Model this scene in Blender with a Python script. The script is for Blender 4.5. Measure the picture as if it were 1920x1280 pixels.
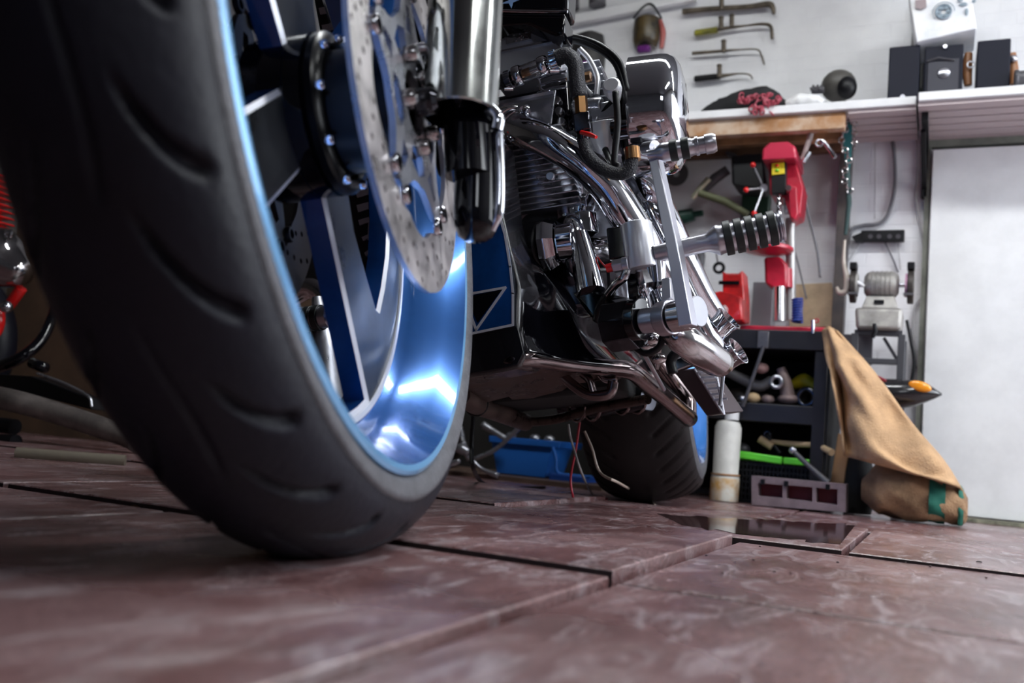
import bpy, bmesh, math, random
import numpy as np
from mathutils import Vector as V, Matrix
from mathutils.geometry import tessellate_polygon
random.seed(7)
sc = bpy.context.scene
for o in list(bpy.data.objects): bpy.data.objects.remove(o)
# ------------------------------------------------------------------ camera
H = 0.14; F = 1737.0
RX = V((0.90729277, -0.03378218, 0.4191403))      # world X seen in camera axes
RY = V((0.41184293, -0.12982153, -0.90195996))
RZ = V((0.08488361, 0.99096172, -0.10387319))
CAMP = V((0, 0, H))
cd = bpy.data.cameras.new('camera'); cam = bpy.data.objects.new('camera', cd); sc.collection.objects.link(cam)
cam.matrix_world = Matrix.Translation(CAMP) @ Matrix((RX, RY, RZ)).to_4x4()
cd.sensor_fit = 'HORIZONTAL'; cd.sensor_width = 36; cd.lens = 36*F/1920; cd.clip_start = 0.02; cd.clip_end = 60
cd.dof.use_dof = True; cd.dof.focus_distance = 1.62; cd.dof.aperture_fstop = 3.4; cd.dof.aperture_blades = 8
sc.camera = cam
# ------------------------------------------------------------------ view and world
sc.view_settings.view_transform = 'Standard'; sc.view_settings.look = 'None'
sc.view_settings.gamma = 1; sc.view_settings.exposure = 0.2
sc.view_settings.use_curve_mapping = False
w = bpy.data.worlds.new('world'); sc.world = w; w.use_nodes = True
w.node_tree.nodes['Background'].inputs[0].default_value = (0.75, 0.85, 1, 1)
w.node_tree.nodes['Background'].inputs[1].default_value = 0.05

def area(name, loc, target, sx, sy, power, col):
    d = bpy.data.lights.new(name, 'AREA'); d.shape = 'RECTANGLE'; d.size = sx; d.size_y = sy
    d.energy = power; d.color = col
    o = bpy.data.objects.new(name, d); sc.collection.objects.link(o); o.location = loc
    o.rotation_euler = (V(target)-V(loc)).to_track_quat('-Z', 'Y').to_euler()
    return o
area('daylight_side', (1.93, 2.55, 1.10), (-.6, 1.6, 0.2), 1.7, 1.2, 26, (0.86, 0.92, 1))
area('daylight_rear', (1.2, -2.2, 1.75), (-.2, 2.0, 0.8), .7, 0.5, 3, (0.9, 0.94, 1))

# ------------------------------------------------------------------ pixel/world helpers (1920 x 1280 frame)
def ray(px, py):
    x, y, z = (px-960)/F, -(py-640)/F, -1.0
    c = V((x, y, z))
    return V((RX.dot(c), RY.dot(c), RZ.dot(c)))
def P(px, py, Y):
    d = ray(px, py); return CAMP + d*(Y/d.y)
def G(px, py, z=0.0):
    d = ray(px, py); return CAMP + d*((z-H)/d.z)
def PP(*L): return [P(*q) for q in L]
def mpp(px, py, Y):                       # metres per pixel there
    d = ray(px, py); return (Y/d.y)/F
# ------------------------------------------------------------------ materials
MC = {}
def mat(name, col, metal=0.0, rough=0.5, coat=0.0, var=0.0, vscale=8.0, rvar=0.0, bump=0.0, bscale=60.0, emit=None, trans=0.0, col2=None, spec=None):
    if name in MC: return MC[name]
    m = bpy.data.materials.new(name); m.use_nodes = True
    nt = m.node_tree; b = nt.nodes['Principled BSDF']
    b.inputs['Base Color'].default_value = (*col, 1); b.inputs['Metallic'].default_value = metal
    b.inputs['Roughness'].default_value = rough; b.inputs['Coat Weight'].default_value = coat
    b.inputs['Coat Roughness'].default_value = 0.05
    if spec is not None: b.inputs['Specular IOR Level'].default_value = spec
    if trans: b.inputs['Transmission Weight'].default_value = trans
    if emit: b.inputs['Emission Color'].default_value = (*emit[0], 1); b.inputs['Emission Strength'].default_value = emit[1]
    tc = nt.nodes.new('ShaderNodeTexCoord')
    if var or rvar or col2:
        n = nt.nodes.new('ShaderNodeTexNoise'); n.inputs['Scale'].default_value = vscale; n.inputs['Detail'].default_value = 6
        n.inputs['Roughness'].default_value = .62
        nt.links.new(tc.outputs['Object'], n.inputs['Vector'])
        if var or col2:
            r = nt.nodes.new('ShaderNodeValToRGB')
            c2 = col2 if col2 else tuple(c*(1-var) for c in col)
            r.color_ramp.elements[0].position = .38; r.color_ramp.elements[1].position = .62
            r.color_ramp.elements[0].color = (*c2, 1); r.color_ramp.elements[1].color = (*col, 1)
            nt.links.new(n.outputs['Fac'], r.inputs['Fac']); nt.links.new(r.outputs['Color'], b.inputs['Base Color'])
        if rvar:
            mr = nt.nodes.new('ShaderNodeMapRange'); mr.inputs['From Min'].default_value = .35; mr.inputs['From Max'].default_value = .65
            mr.inputs['To Min'].default_value = max(.02, rough-rvar); mr.inputs['To Max'].default_value = min(1, rough+rvar)
            nt.links.new(n.outputs['Fac'], mr.inputs['Value']); nt.links.new(mr.outputs['Result'], b.inputs['Roughness'])
    if bump:
        n2 = nt.nodes.new('ShaderNodeTexNoise'); n2.inputs['Scale'].default_value = bscale; n2.inputs['Detail'].default_value = 4
        nt.links.new(tc.outputs['Object'], n2.inputs['Vector'])
        bp = nt.nodes.new('ShaderNodeBump'); bp.inputs['Strength'].default_value = bump; bp.inputs['Distance'].default_value = .01
        nt.links.new(n2.outputs['Fac'], bp.inputs['Height']); nt.links.new(bp.outputs['Normal'], b.inputs['Normal'])
    MC[name] = m; return m
rubber = mat('tyre_rubber', (.008, .0082, .0165), rough=.5, var=.35, vscale=5, rvar=.08, bump=.12, bscale=140, spec=.28)
rubber_rear = mat('tyre_rubber_rear', (.014, .011, .012), rough=.6, var=.3, vscale=9, spec=.3)
rubber_b = mat('black_rubber', (.008, .012, .013), rough=.5)
greyband = mat('sidewall_grey', (.11, .11, .125), rough=.5, var=.3, vscale=60, bump=.3, bscale=300)
chrome = mat('chrome', (.64, .65, .70), metal=1, rough=.05)
chrome_d = mat('chrome_worn', (.55, .53, .54), metal=1, rough=.14, rvar=.1, vscale=14)
alu = mat('brushed_aluminium', (.52, .52, .58), metal=1, rough=.30)
alu_cast = mat('cast_aluminium', (.46, .47, .52), metal=.85, rough=.30, rvar=.06, vscale=20, var=.2)
alu_satin = mat('satin_aluminium', (.72, .73, .78), metal=.6, rough=.33)
darkmetal = mat('machined_dark_metal', (.10, .105, .115), metal=.9, rough=.33, rvar=.08, vscale=12, var=.3)
steel_disc = mat('disc_steel', (.60, .56, .56), metal=.9, rough=.34, var=.25, vscale=30, rvar=.08)
blackgloss = mat('black_lacquer', (.003, .003, .005), rough=.07)
blackmetal = mat('black_chrome', (.05, .05, .06), metal=.9, rough=.09)
black = mat('black_plastic', (.004, .004, .006), rough=.42, spec=.3)
blackmatte = mat('black_matte', (.006, .006, .007), rough=.8)
brownsteel = mat('oily_steel', (.12, .078, .068), metal=.5, rough=.35, var=.6, vscale=16, rvar=.15)
frame_chrome = mat('frame_dark_chrome', (.25, .20, .20), metal=1, rough=.16, rvar=.08, vscale=25, var=.3)
blue = mat('blue_metallic', (.008, .10, .42), metal=.45, rough=.25, coat=.8, var=.45, vscale=7)
blue_rim = mat('blue_rim_lacquer', (.03, .14, .46), metal=.55, rough=.22, coat=.9, var=.35, vscale=5)
blue_light = mat('light_blue_lip', (.22, .50, .85), metal=.3, rough=.25, coat=.8)
silverline = mat('silver_pinstripe', (.66, .68, .76), metal=.3, rough=.3)
red = mat('red_enamel', (.52, .012, .04), rough=.35, coat=.3, var=.3, vscale=14)
red2 = mat('red_lacquer', (.7, .01, .01), rough=.2, coat=.6)
yellow = mat('yellow_plastic', (.75, .58, .02), rough=.45)
green = mat('bright_green_plastic', (.12, .62, .04), rough=.35)
green_d = mat('dark_green', (.01, .05, .035), rough=.45)
teal = mat('teal_cord', (.02, .14, .15), rough=.7)
orange = mat('amber_lens', (.85, .30, .01), rough=.2, coat=.6)
brass = mat('brass', (.38, .20, .09), metal=1, rough=.25)
wood = mat('raw_timber', (.42, .22, .10), rough=.6, var=.55, vscale=9)
wood_d = mat('dark_timber', (.15, .07, .035), rough=.65, var=.5, vscale=8)
wood_l = mat('pale_wood', (.60, .42, .24), rough=.55, var=.3, vscale=12)
cardboard = mat('brown_board', (.085, .045, .025), rough=.8, var=.4, vscale=5)
kraft = mat('burlap', (.60, .37, .20), rough=.85, var=.3, vscale=10, bump=.5, bscale=220)
kraft_d = mat('burlap_dirty', (.40, .24, .13), rough=.85, var=.5, vscale=9, bump=.5, bscale=200)
greenband = mat('green_woven_band', (.01, .13, .09), rough=.8)
greymetal = mat('grey_painted_steel', (.12, .115, .13), rough=.4, metal=.3, var=.4, vscale=10)
benchm = mat('bench_black_steel', (.016, .014, .018), rough=.45, metal=.2, var=.4, vscale=9)
white_paint = mat('white_paint', (.80, .80, .83), rough=.5, var=.08, vscale=6)
white_plastic = mat('white_plastic', (.78, .78, .80), rough=.4)
pinkgrey = mat('pinkish_grey_plastic', (.23, .17, .19), rough=.45, var=.3, vscale=20)
maroon = mat('maroon_plastic', (.20, .01, .025), rough=.4)
navy = mat('navy_black_vinyl', (.005, .006, .016), rough=.6, spec=.25)
bluebox = mat('blue_plastic', (.015, .13, .50), rough=.38)
purple = mat('purple_pad', (.10, .0, .14), rough=.6)
grime = mat('grimy_grinder', (.42, .40, .38), rough=.5, metal=.4, var=.45, vscale=12)
clearglass = mat('fuel_filter_glass', (.95, .93, .92), rough=.03, trans=1.0)
grey_cloth = mat('grey_cloth', (.35, .35, .37), rough=.8, var=.3, vscale=20)
rust = mat('rusty_paint', (.70, .68, .62), rough=.5, col2=(.55, .30, .08), vscale=14)
tube_em = mat('lamp_tube', (1, 1, 1), emit=((1, 1, .82), 14))
sky_em = mat('daylight_pane', (1, 1, 1), emit=((.86, .93, 1), 3.2))

# floor tile material
def floor_material():
    m = bpy.data.materials.new('terracotta_tile'); m.use_nodes = True; nt = m.node_tree; L = nt.links; b = nt.nodes['Principled BSDF']
    N = nt.nodes.new
    tc = N('ShaderNodeTexCoord')
    n1 = N('ShaderNodeTexNoise'); n1.inputs['Scale'].default_value = 5; n1.inputs['Detail'].default_value = 8; n1.inputs['Roughness'].default_value = .65
    L.new(tc.outputs['Object'], n1.inputs['Vector'])
    r1 = N('ShaderNodeValToRGB'); e = r1.color_ramp.elements
    e[0].position = .32; e[0].color = (.095, .034, .032, 1); e[1].position = .68; e[1].color = (.33, .20, .205, 1)
    mid = r1.color_ramp.elements.new(.5); mid.color = (.20, .095, .095, 1)
    L.new(n1.outputs['Fac'], r1.inputs['Fac'])
    # pale scuffs
    mp = N('ShaderNodeMapping'); mp.inputs['Scale'].default_value = (14, 5, 8); mp.inputs['Rotation'].default_value = (0, 0, .5); L.new(tc.outputs['Object'], mp.inputs['Vector'])
    n2 = N('ShaderNodeTexNoise'); n2.inputs['Scale'].default_value = 1.6; n2.inputs['Detail'].default_value = 9; n2.inputs['Roughness'].default_value = .7; n2.inputs['Distortion'].default_value = 1.2
    L.new(mp.outputs['Vector'], n2.inputs['Vector'])
    r2 = N('ShaderNodeValToRGB'); r2.color_ramp.elements[0].position = .50; r2.color_ramp.elements[1].position = .70
    r2.color_ramp.elements[0].color = (0, 0, 0, 1); r2.color_ramp.elements[1].color = (.75, .75, .75, 1)
    L.new(n2.outputs['Fac'], r2.inputs['Fac'])
    mx = N('ShaderNodeMix'); mx.data_type = 'RGBA'; mx.inputs['B'].default_value = (.58, .50, .53, 1)
    L.new(r1.outputs['Color'], mx.inputs['A']); L.new(r2.outputs['Color'], mx.inputs['Factor'])
    # fine grit
    n3 = N('ShaderNodeTexNoise'); n3.inputs['Scale'].default_value = 160; n3.inputs['Detail'].default_value = 3
    L.new(tc.outputs['Object'], n3.inputs['Vector'])
    r3 = N('ShaderNodeValToRGB'); r3.color_ramp.elements[0].position = .40; r3.color_ramp.elements[1].position = .62
    r3.color_ramp.elements[0].color = (.72, .72, .72, 1); r3.color_ramp.elements[1].color = (1, 1, 1, 1); L.new(n3.outputs['Fac'], r3.inputs['Fac'])
    mu = N('ShaderNodeMix'); mu.data_type = 'RGBA'; mu.blend_type = 'MULTIPLY'; mu.inputs['Factor'].default_value = 1
    L.new(mx.outputs['Result'], mu.inputs['A']); L.new(r3.outputs['Color'], mu.inputs['B'])
    L.new(mu.outputs['Result'], b.inputs['Base Color'])
    mr = N('ShaderNodeMapRange'); mr.inputs['From Min'].default_value = .33; mr.inputs['From Max'].default_value = .66
    mr.inputs['To Min'].default_value = .15; mr.inputs['To Max'].default_value = .36; b.inputs['IOR'].default_value = 1.9
    n4 = N('ShaderNodeTexNoise'); n4.inputs['Scale'].default_value = 3.2; n4.inputs['Detail'].default_value = 7; L.new(tc.outputs['Object'], n4.inputs['Vector'])
    L.new(n4.outputs['Fac'], mr.inputs['Value']); L.new(mr.outputs['Result'], b.inputs['Roughness'])
    bp = N('ShaderNodeBump'); bp.inputs['Strength'].default_value = .55; bp.inputs['Distance'].default_value = .006
    ad = N('ShaderNodeMath'); ad.operation = 'ADD'; L.new(n2.outputs['Fac'], ad.inputs[0]); L.new(n1.outputs['Fac'], ad.inputs[1])
    L.new(ad.outputs[0], bp.inputs['Height']); L.new(bp.outputs['Normal'], b.inputs['Normal'])
    return m
def wall_material():
    m = bpy.data.materials.new('whitewashed_brick'); m.use_nodes = True; nt = m.node_tree; L = nt.links; b = nt.nodes['Principled BSDF']; N = nt.nodes.new
    tc = N('ShaderNodeTexCoord'); mp = N('ShaderNodeMapping'); mp.inputs['Rotation'].default_value = (math.pi/2, 0, 0)
    L.new(tc.outputs['Object'], mp.inputs['Vector'])
    br = N('ShaderNodeTexBrick'); br.inputs['Scale'].default_value = 5; br.inputs['Color1'].default_value = (1, 1, 1, 1); br.inputs['Color2'].default_value = (.96, .96, .96, 1)
    br.inputs['Mortar'].default_value = (.55, .55, .55, 1); br.inputs['Mortar Size'].default_value = .012; br.inputs['Mortar Smooth'].default_value = .5
    L.new(mp.outputs['Vector'], br.inputs['Vector'])
    n = N('ShaderNodeTexNoise'); n.inputs['Scale'].default_value = 4; n.inputs['Detail'].default_value = 6; L.new(tc.outputs['Object'], n.inputs['Vector'])
    r = N('ShaderNodeValToRGB'); r.color_ramp.elements[0].position = .3; r.color_ramp.elements[0].color = (.68, .68, .72, 1); r.color_ramp.elements[1].position = .6; r.color_ramp.elements[1].color = (.82, .82, .86, 1)
    L.new(n.outputs['Fac'], r.inputs['Fac']); L.new(r.outputs['Color'], b.inputs['Base Color'])
    b.inputs['Roughness'].default_value = .6
    bp = N('ShaderNodeBump'); bp.inputs['Strength'].default_value = .5; bp.inputs['Distance'].default_value = .006
    L.new(br.outputs['Color'], bp.inputs['Height']); L.new(bp.outputs['Normal'], b.inputs['Normal'])
    return m
floor_m = floor_material(); wall_m = wall_material()

# ------------------------------------------------------------------ mesh builder
def orth(d):
    d = V(d).normalized(); a = V((0, 0, 1)) if abs(d.z) < .9 else V((1, 0, 0))
    x = d.cross(a).normalized(); return x, d.cross(x).normalized()
def spline(pts, k=8):
    pts = [V(p) for p in pts]; n = len(pts)
    if n < 3: return pts
    q = [pts[0]*2-pts[1]]+pts+[pts[-1]*2-pts[-2]]; out = []
    for i in range(n-1):
        a, b, c, d = q[i:i+4]
        for j in range(k):
            t = j/k
            out.append(.5*((2*b)+(c-a)*t+(2*a-5*b+4*c-d)*t*t+(3*b-a-3*c+d)*t**3))
    out.append(pts[-1]); return out
class MB:
    def __init__(s): s.v = []; s.f = []; s.m = []
    def face(s, idx, m=0): s.f.append(tuple(idx)); s.m.append(m)
    def rings(s, rings, closed=True, caps=(True, True), m=0):
        n = len(rings[0]); base = len(s.v)
        for r in rings: s.v += [V(p) for p in r]
        for i in range(len(rings)-1):
            for j in range(n if closed else n-1):
                a = base+i*n+j; b = base+i*n+(j+1) % n
                s.face((a, b, b+n, a+n), m)
        if caps[0]: s.face([base+j for j in range(n)][::-1], m)
        if caps[1]: s.face([base+(len(rings)-1)*n+j for j in range(n)], m)
        return s
    def tube(s, pts, r, n=14, caps=(True, True), m=0, smooth=0, flat=1.0, up=None):
        if smooth:
            rr = r
            if isinstance(r, (list, tuple)):
                rr = []
                for i in range(len(r)-1): rr += [r[i]+(r[i+1]-r[i])*j/smooth for j in range(smooth)]
                rr.append(r[-1])
            pts = spline(pts, smooth); r = rr
        pts = [V(p) for p in pts]; k = len(pts)
        rad = r if isinstance(r, (list, tuple)) else [r]*k
        T = []
        for i in range(k):
            a = pts[max(i-1, 0)]; b = pts[min(i+1, k-1)]; T.append((b-a).normalized())
        x = (V(up)-T[0]*V(up).dot(T[0])).normalized() if up is not None else orth(T[0])[0]
        R = []
        for i in range(k):
            x = (x-T[i]*x.dot(T[i])).normalized(); y = T[i].cross(x)
            R.append([pts[i]+(x*math.cos(2*math.pi*j/n)+y*math.sin(2*math.pi*j/n)*flat)*rad[i] for j in range(n)])
        return s.rings(R, True, caps, m)
    def lathe(s, prof, o, ax, n=40, m=0, caps=(False, False), ref=None):
        o = V(o); ax = V(ax).normalized(); x, y = orth(ax)
        if ref is not None: x = (V(ref)-ax*V(ref).dot(ax)).normalized(); y = ax.cross(x)
        R = [[o+ax*z+(x*math.cos(2*math.pi*j/n)+y*math.sin(2*math.pi*j/n))*max(r, 1e-5) for j in range(n)] for r, z in prof]
        return s.rings(R, True, caps, m)
    def cyl(s, a, b, r, n=20, m=0): return s.tube([a, b], r, n, m=m)
    def box(s, c, sx, sy, sz, ax=None, m=0):
        c = V(c); X, Y, Z = ax if ax else (V((1, 0, 0)), V((0, 1, 0)), V((0, 0, 1)))
        base = len(s.v)
        for k in (-.5, .5):
            for i, j in ((-.5, -.5), (.5, -.5), (.5, .5), (-.5, .5)): s.v.append(c+X*i*sx+Y*j*sy+Z*k*sz)
        for q in ((3, 2, 1, 0), (4, 5, 6, 7), (0, 1, 5, 4), (1, 2, 6, 5), (2, 3, 7, 6), (3, 0, 4, 7)): s.face([base+i for i in q], m)
        return s
    def bar(s, a, b, wd, th, side, m=0):
        a = V(a); b = V(b); d = b-a; z = d.normalized(); x = (V(side)-z*V(side).dot(z)).normalized(); y = z.cross(x)
        return s.box((a+b)/2, wd, th, d.length, (x, y, z), m)
    def prism(s, pts, vec, m=0, mside=None):
        pts = [V(p) for p in pts]; vec = V(vec); n = len(pts); base = len(s.v); mside = m if mside is None else mside
        s.v += pts+[p+vec for p in pts]
        for t in tessellate_polygon([pts]):
            s.face([base+i for i in t], m); s.face([base+n+i for i in t][::-1], m)
        for i in range(n): s.face((base+i, base+(i+1) % n, base+n+(i+1) % n, base+n+i), mside)
        return s
    def holed(s, loops, vec, m=0, mwall=None, mouter=None):
        mwall = m if mwall is None else mwall; mouter = m if mouter is None else mouter
        flat = [V(p) for l in loops for p in l]; vec = V(vec); N = len(flat); base = len(s.v)
        s.v += flat+[p+vec for p in flat]
        for t in tessellate_polygon([[V(p) for p in l] for l in loops]):
            s.face([base+i for i in t], m); s.face([base+N+i for i in t][::-1], m)
        k = 0
        for li, l in enumerate(loops):
            n = len(l)
            for i in range(n):
                a = base+k+i; b = base+k+(i+1) % n; s.face((a, b, b+N, a+N), mouter if li == 0 else mwall)
            k += n
        return s
    def ell(s, c, rx, ry, rz, ax=None, n=20, k=12, m=0):
        c = V(c); X, Y, Z = ax if ax else (V((1, 0, 0)), V((0, 1, 0)), V((0, 0, 1)))
        R = []
        for i in range(k+1):
            a = math.pi*i/k; q = max(math.sin(a), 1e-4)
            R.append([c+Z*(-math.cos(a)*rz)+X*(math.cos(2*math.pi*j/n)*q*rx)+Y*(math.sin(2*math.pi*j/n)*q*ry) for j in range(n)])
        return s.rings(R, True, (False, False), m)
    def torus(s, c, ax, R, r, n=36, k=10, m=0, a0=0, a1=2*math.pi):
        c = V(c); x, y = orth(ax); full = abs(a1-a0-2*math.pi) < 1e-6
        pts = [c+(x*math.cos(a0+(a1-a0)*i/n)+y*math.sin(a0+(a1-a0)*i/n))*R for i in range(n+1)]
        return s.tube(pts, r, k, m=m)
PW = {}
def build(name, mb, mats, parent=None, bevel=0, smooth=38, solid=0, segs=2):
    mats = mats if isinstance(mats, (list, tuple)) else [mats]
    me = bpy.data.meshes.new(name)
    c = sum(mb.v, V())/len(mb.v); lo = min(p.z for p in mb.v); o = V((c.x, c.y, lo))
    me.from_pydata([tuple(p-o) for p in mb.v], [], mb.f)
    for mt in mats: me.materials.append(mt)
    me.polygons.foreach_set('material_index', mb.m)
    bm = bmesh.new(); bm.from_mesh(me)
    bmesh.ops.remove_doubles(bm, verts=bm.verts, dist=1e-6)
    bmesh.ops.recalc_face_normals(bm, faces=bm.faces)
    for f in bm.faces: f.smooth = True
    if smooth < 180:
        for e in bm.edges:
            if len(e.link_faces) == 2 and e.calc_face_angle(0) > math.radians(smooth): e.smooth = False
    bm.to_mesh(me); bm.free(); me.update()
    ob = bpy.data.objects.new(name, me); sc.collection.objects.link(ob); PW[ob.name] = o
    if parent is not None: ob.parent = parent; ob.location = o-PW[parent.name]
    else: ob.location = o
    if solid: md = ob.modifiers.new('solidify', 'SOLIDIFY'); md.thickness = solid; md.offset = 0
    if bevel: md = ob.modifiers.new('bevel', 'BEVEL'); md.width = bevel; md.segments = segs; md.limit_method = 'ANGLE'; md.angle_limit = math.radians(40)
    return ob
def thing(name, label, cat, loc, group=None):
    o = bpy.data.objects.new(name, None); sc.collection.objects.link(o); o.location = loc; PW[o.name] = V(loc); o.empty_display_size = .05
    return tag(o, label, cat, group)
def tag(o, label, cat, group=None, kind=None):
    o['label'] = label; o['category'] = cat
    if group: o['group'] = group
    if kind: o['kind'] = kind
    return o
def lab(o, label): o['label'] = label; return o
def struct(name, mb, m, **k): o = build(name, mb, m, **k); o['kind'] = 'structure'; return o
def vbox(x0, x1, y0, y1, z0, z1, m=0, mb=None): return (mb or MB()).box(((x0+x1)/2, (y0+y1)/2, (z0+z1)/2), x1-x0, y1-y0, z1-z0, m=m)
def copy_tree(root, off, parent=None):
    c = root.copy(); sc.collection.objects.link(c)
    if parent is None: c.location = V(root.location)+V(off); c.parent = None
    else: c.parent = parent
    for ch in root.children: copy_tree(ch, off, c)
    return c
def circ(c, x, y, r, n, ph=0): return [V(c)+V(x)*(r*math.cos(ph+2*math.pi*i/n))+V(y)*(r*math.sin(ph+2*math.pi*i/n)) for i in range(n)]
CAMR = V((RX.x, RY.x, RZ.x)); CAMU = V((RX.y, RY.y, RZ.y)); CAMB = V((RX.z, RY.z, RZ.z))   # camera right / up / back in world
ZU = V((0, 0, 1)); XU = V((1, 0, 0)); YU = V((0, 1, 0))
# ================================================================== SETTING
WY = 3.45; RXW = 2.0; LXW = -3.6; BYW = -2.4; CZ = 2.3
fb = MB()
xs_rows = []
ys = [-2.4+.02]
rows = [(-2.4, -1.73), (-1.73, -1.06), (-1.06, -.39), (-.39, .28), (.28, .952), (.952, 1.605), (1.605, 2.27), (2.27, 2.93), (2.93, 3.47)]
cols = {4: [-3.6, -2.9, -2.23, -1.56, -.93, -.30, 2.0], 5: [-3.6, -2.5, -1.87, -1.25, -.30, .50, 1.25, 2.0], 6: [-3.6, -2.6, -1.98, -1.36, -.75, -.127, .50, 1.12, 2.0]}
cols[4] = [-3.6, -2.9, -2.23, -1.56, -.92, -.30, .78, 1.40, 2.0]
base = [-3.6, -2.9, -2.25, -1.62, -1.0, -.36, .28, .9, 1.45, 2.0]
g = .0055
for ri, (y0, y1) in enumerate(rows):
    cs = cols.get(ri, base)
    for i in range(len(cs)-1):
        dz = random.uniform(-.0018, .0012)
        if ri == 4: dz = .006 if cs[i+1] <= -.29 else 0
        if ri == 5: dz = .012 if cs[i+1] <= -.29 else .0005
        if ri == 6: dz = .016 if cs[i+1] <= -.7 else (.0078 if cs[i+1] < 0 else .0055)
        if ri > 6: dz = random.uniform(-.0010, .0010)+(.004 if ri == 7 and cs[i+1] < -1.5 else 0)
        x0, x1 = cs[i]+g, cs[i+1]-g
        fb.v += []
        b0 = len(fb.v); e = .0018
        fb.v += [V(p) for p in ((x0, y0+g, -.02), (x1, y0+g, -.02), (x1, y1-g, -.02), (x0, y1-g, -.02),
                 (x0, y0+g, dz-e), (x1, y0+g, dz-e), (x1, y1-g, dz-e), (x0, y1-g, dz-e),
                 (x0+e, y0+g+e, dz), (x1-e, y0+g+e, dz), (x1-e, y1-g-e, dz), (x0+e, y1-g-e, dz))]
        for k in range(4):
            fb.face((b0+k, b0+(k+1) % 4, b0+4+(k+1) % 4, b0+4+k), 1 if k in (0, 2) else 0); fb.face((b0+4+k, b0+4+(k+1) % 4, b0+8+(k+1) % 4, b0+8+k))  # front and back tile sides take the joint colour: painted shade on the steps
        fb.face((b0+8, b0+9, b0+10, b0+11))
vbox(LXW, RXW, BYW, 3.5, -.05, -.016, 1, fb)
grout_and_shade = mat('grout_and_shade', (.035, .018, .020), rough=.7, var=.4, vscale=40)
struct('floor', fb, [floor_m, grout_and_shade], smooth=20)
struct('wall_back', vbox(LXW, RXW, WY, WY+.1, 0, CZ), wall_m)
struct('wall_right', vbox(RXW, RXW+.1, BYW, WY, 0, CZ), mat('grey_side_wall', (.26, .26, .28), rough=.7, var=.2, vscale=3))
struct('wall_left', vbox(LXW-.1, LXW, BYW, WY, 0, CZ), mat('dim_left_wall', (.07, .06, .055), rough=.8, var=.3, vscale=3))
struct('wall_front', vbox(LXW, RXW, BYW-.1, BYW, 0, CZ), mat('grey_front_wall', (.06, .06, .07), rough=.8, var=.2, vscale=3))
struct('ceiling', vbox(LXW, RXW, BYW, WY, CZ, CZ+.1), mat('ceiling_paint', (.14, .14, .15), rough=.8))
# windows behind the camera and in the right wall (daylight)
for i, (x0, x1, y0, y1, z0, z1) in enumerate(((RXW-.012, RXW-.002, 1.2, 3.3, .5, 1.95), (.85, 1.55, BYW+.002, BYW+.012, 1.45, 2.0))):
    wn = struct('window_%d' % (i+1), vbox(x0, x1, y0, y1, z0, z1), sky_em)
    fr = MB()
    if i == 0:
        for yy in (y0, (y0+y1)/2, y1): vbox(x0-.03, x1, yy-.025, yy+.025, z0, z1, 0, fr)
        for zz in (z0, z1): vbox(x0-.03, x1, y0, y1, zz-.025, zz+.025, 0, fr)
    else:
        for xx in (x0, (x0+x1)/2, x1-.03): vbox(xx-.0, xx+.04, y0, y1+.03, z0, z1, 0, fr)
        for zz in (z0, z1): vbox(x0, x1, y0, y1+.03, zz-.025, zz+.025, 0, fr)
    build('window_frame', fr, white_paint, wn)
# white door panel on the right of the back wall
db = MB(); vbox(-.045, 1.35, WY-.045, WY-.001, .015, 1.255, 0, db)
d1 = struct('door_1', db, mat('door_white', (.78, .79, .81), rough=.5, var=.1, vscale=7, bump=.1, bscale=12), bevel=.003)
fr = MB(); vbox(-.066, -.050, WY-.03, WY-.001, 0, 1.29, 0, fr); vbox(-.066, 1.37, WY-.032, WY-.001, 1.268, 1.30, 0, fr)
struct('trim_1', fr, mat('door_gap_grey', (.20, .21, .18), rough=.7, var=.4, vscale=12))
fr = MB(); vbox(-.03, 1.37, WY-.06, WY-.001, 1.302, 1.345, 0, fr); struct('trim_2', fr, white_paint, bevel=.004)
fr = MB(); vbox(.0, 2.0, WY-.10, WY-.05, 0, .012, 0, fr)
struct('trim_3', fr, mat('mossy_skirting', (.30, .30, .22), rough=.9, var=.6, vscale=30))
# ceiling lamps (twin tubes)
def tube_lamp(x, y, ln, label, ang=0):
    t = thing('ceiling_lamp', label, 'lamp', (x, y, CZ-.09))
    ca, sa = math.cos(ang), math.sin(ang); A = V((ca, sa, 0)); B = V((-sa, ca, 0))
    hb = MB(); hb.box((x, y, CZ-.04), ln+.06, .16, .06, (A, B, ZU)); build('lamp_housing', hb, white_paint, t, bevel=.005)
    for s in (-.045, .045):
        c = V((x, y, CZ-.085))+B*s; build('tube', MB().cyl(c-A*ln/2, c+A*ln/2, .015, 12), tube_em, t)
    d = area('lamp_light', (x, y, CZ-.11), (x, y, 0), ln, .16, 18, (.90, .94, 1)); d.rotation_euler = (0, 0, ang); d.data.cycles.use_multiple_importance_sampling = True
    d.parent = t; d.location = (0, 0, -.02)
tube_lamp(-.5, 1.9, 1.3, 'twin tube lamp over the motorcycle')
tube_lamp(1.15, 2.0, 1.3, 'twin tube lamp over the floor before the white door')
tube_lamp(1.0, .5, 1.3, 'twin tube lamp over the open floor', math.pi/2)
# ================================================================== MOTORCYCLE
LAT = V((.976, .139, .165)).normalized(); UPB = V((-.163, -.030, .985)); UPB = (UPB-LAT*UPB.dot(LAT)).normalized(); BK = UPB.cross(LAT)
if BK.y < 0: BK = -BK
bike = thing('motorcycle', 'blue and black custom chopper with chrome engine, seen from its front wheel', 'motorcycle', (-.6, 1.5, 0))
bx = (LAT, BK, UPB)
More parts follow.
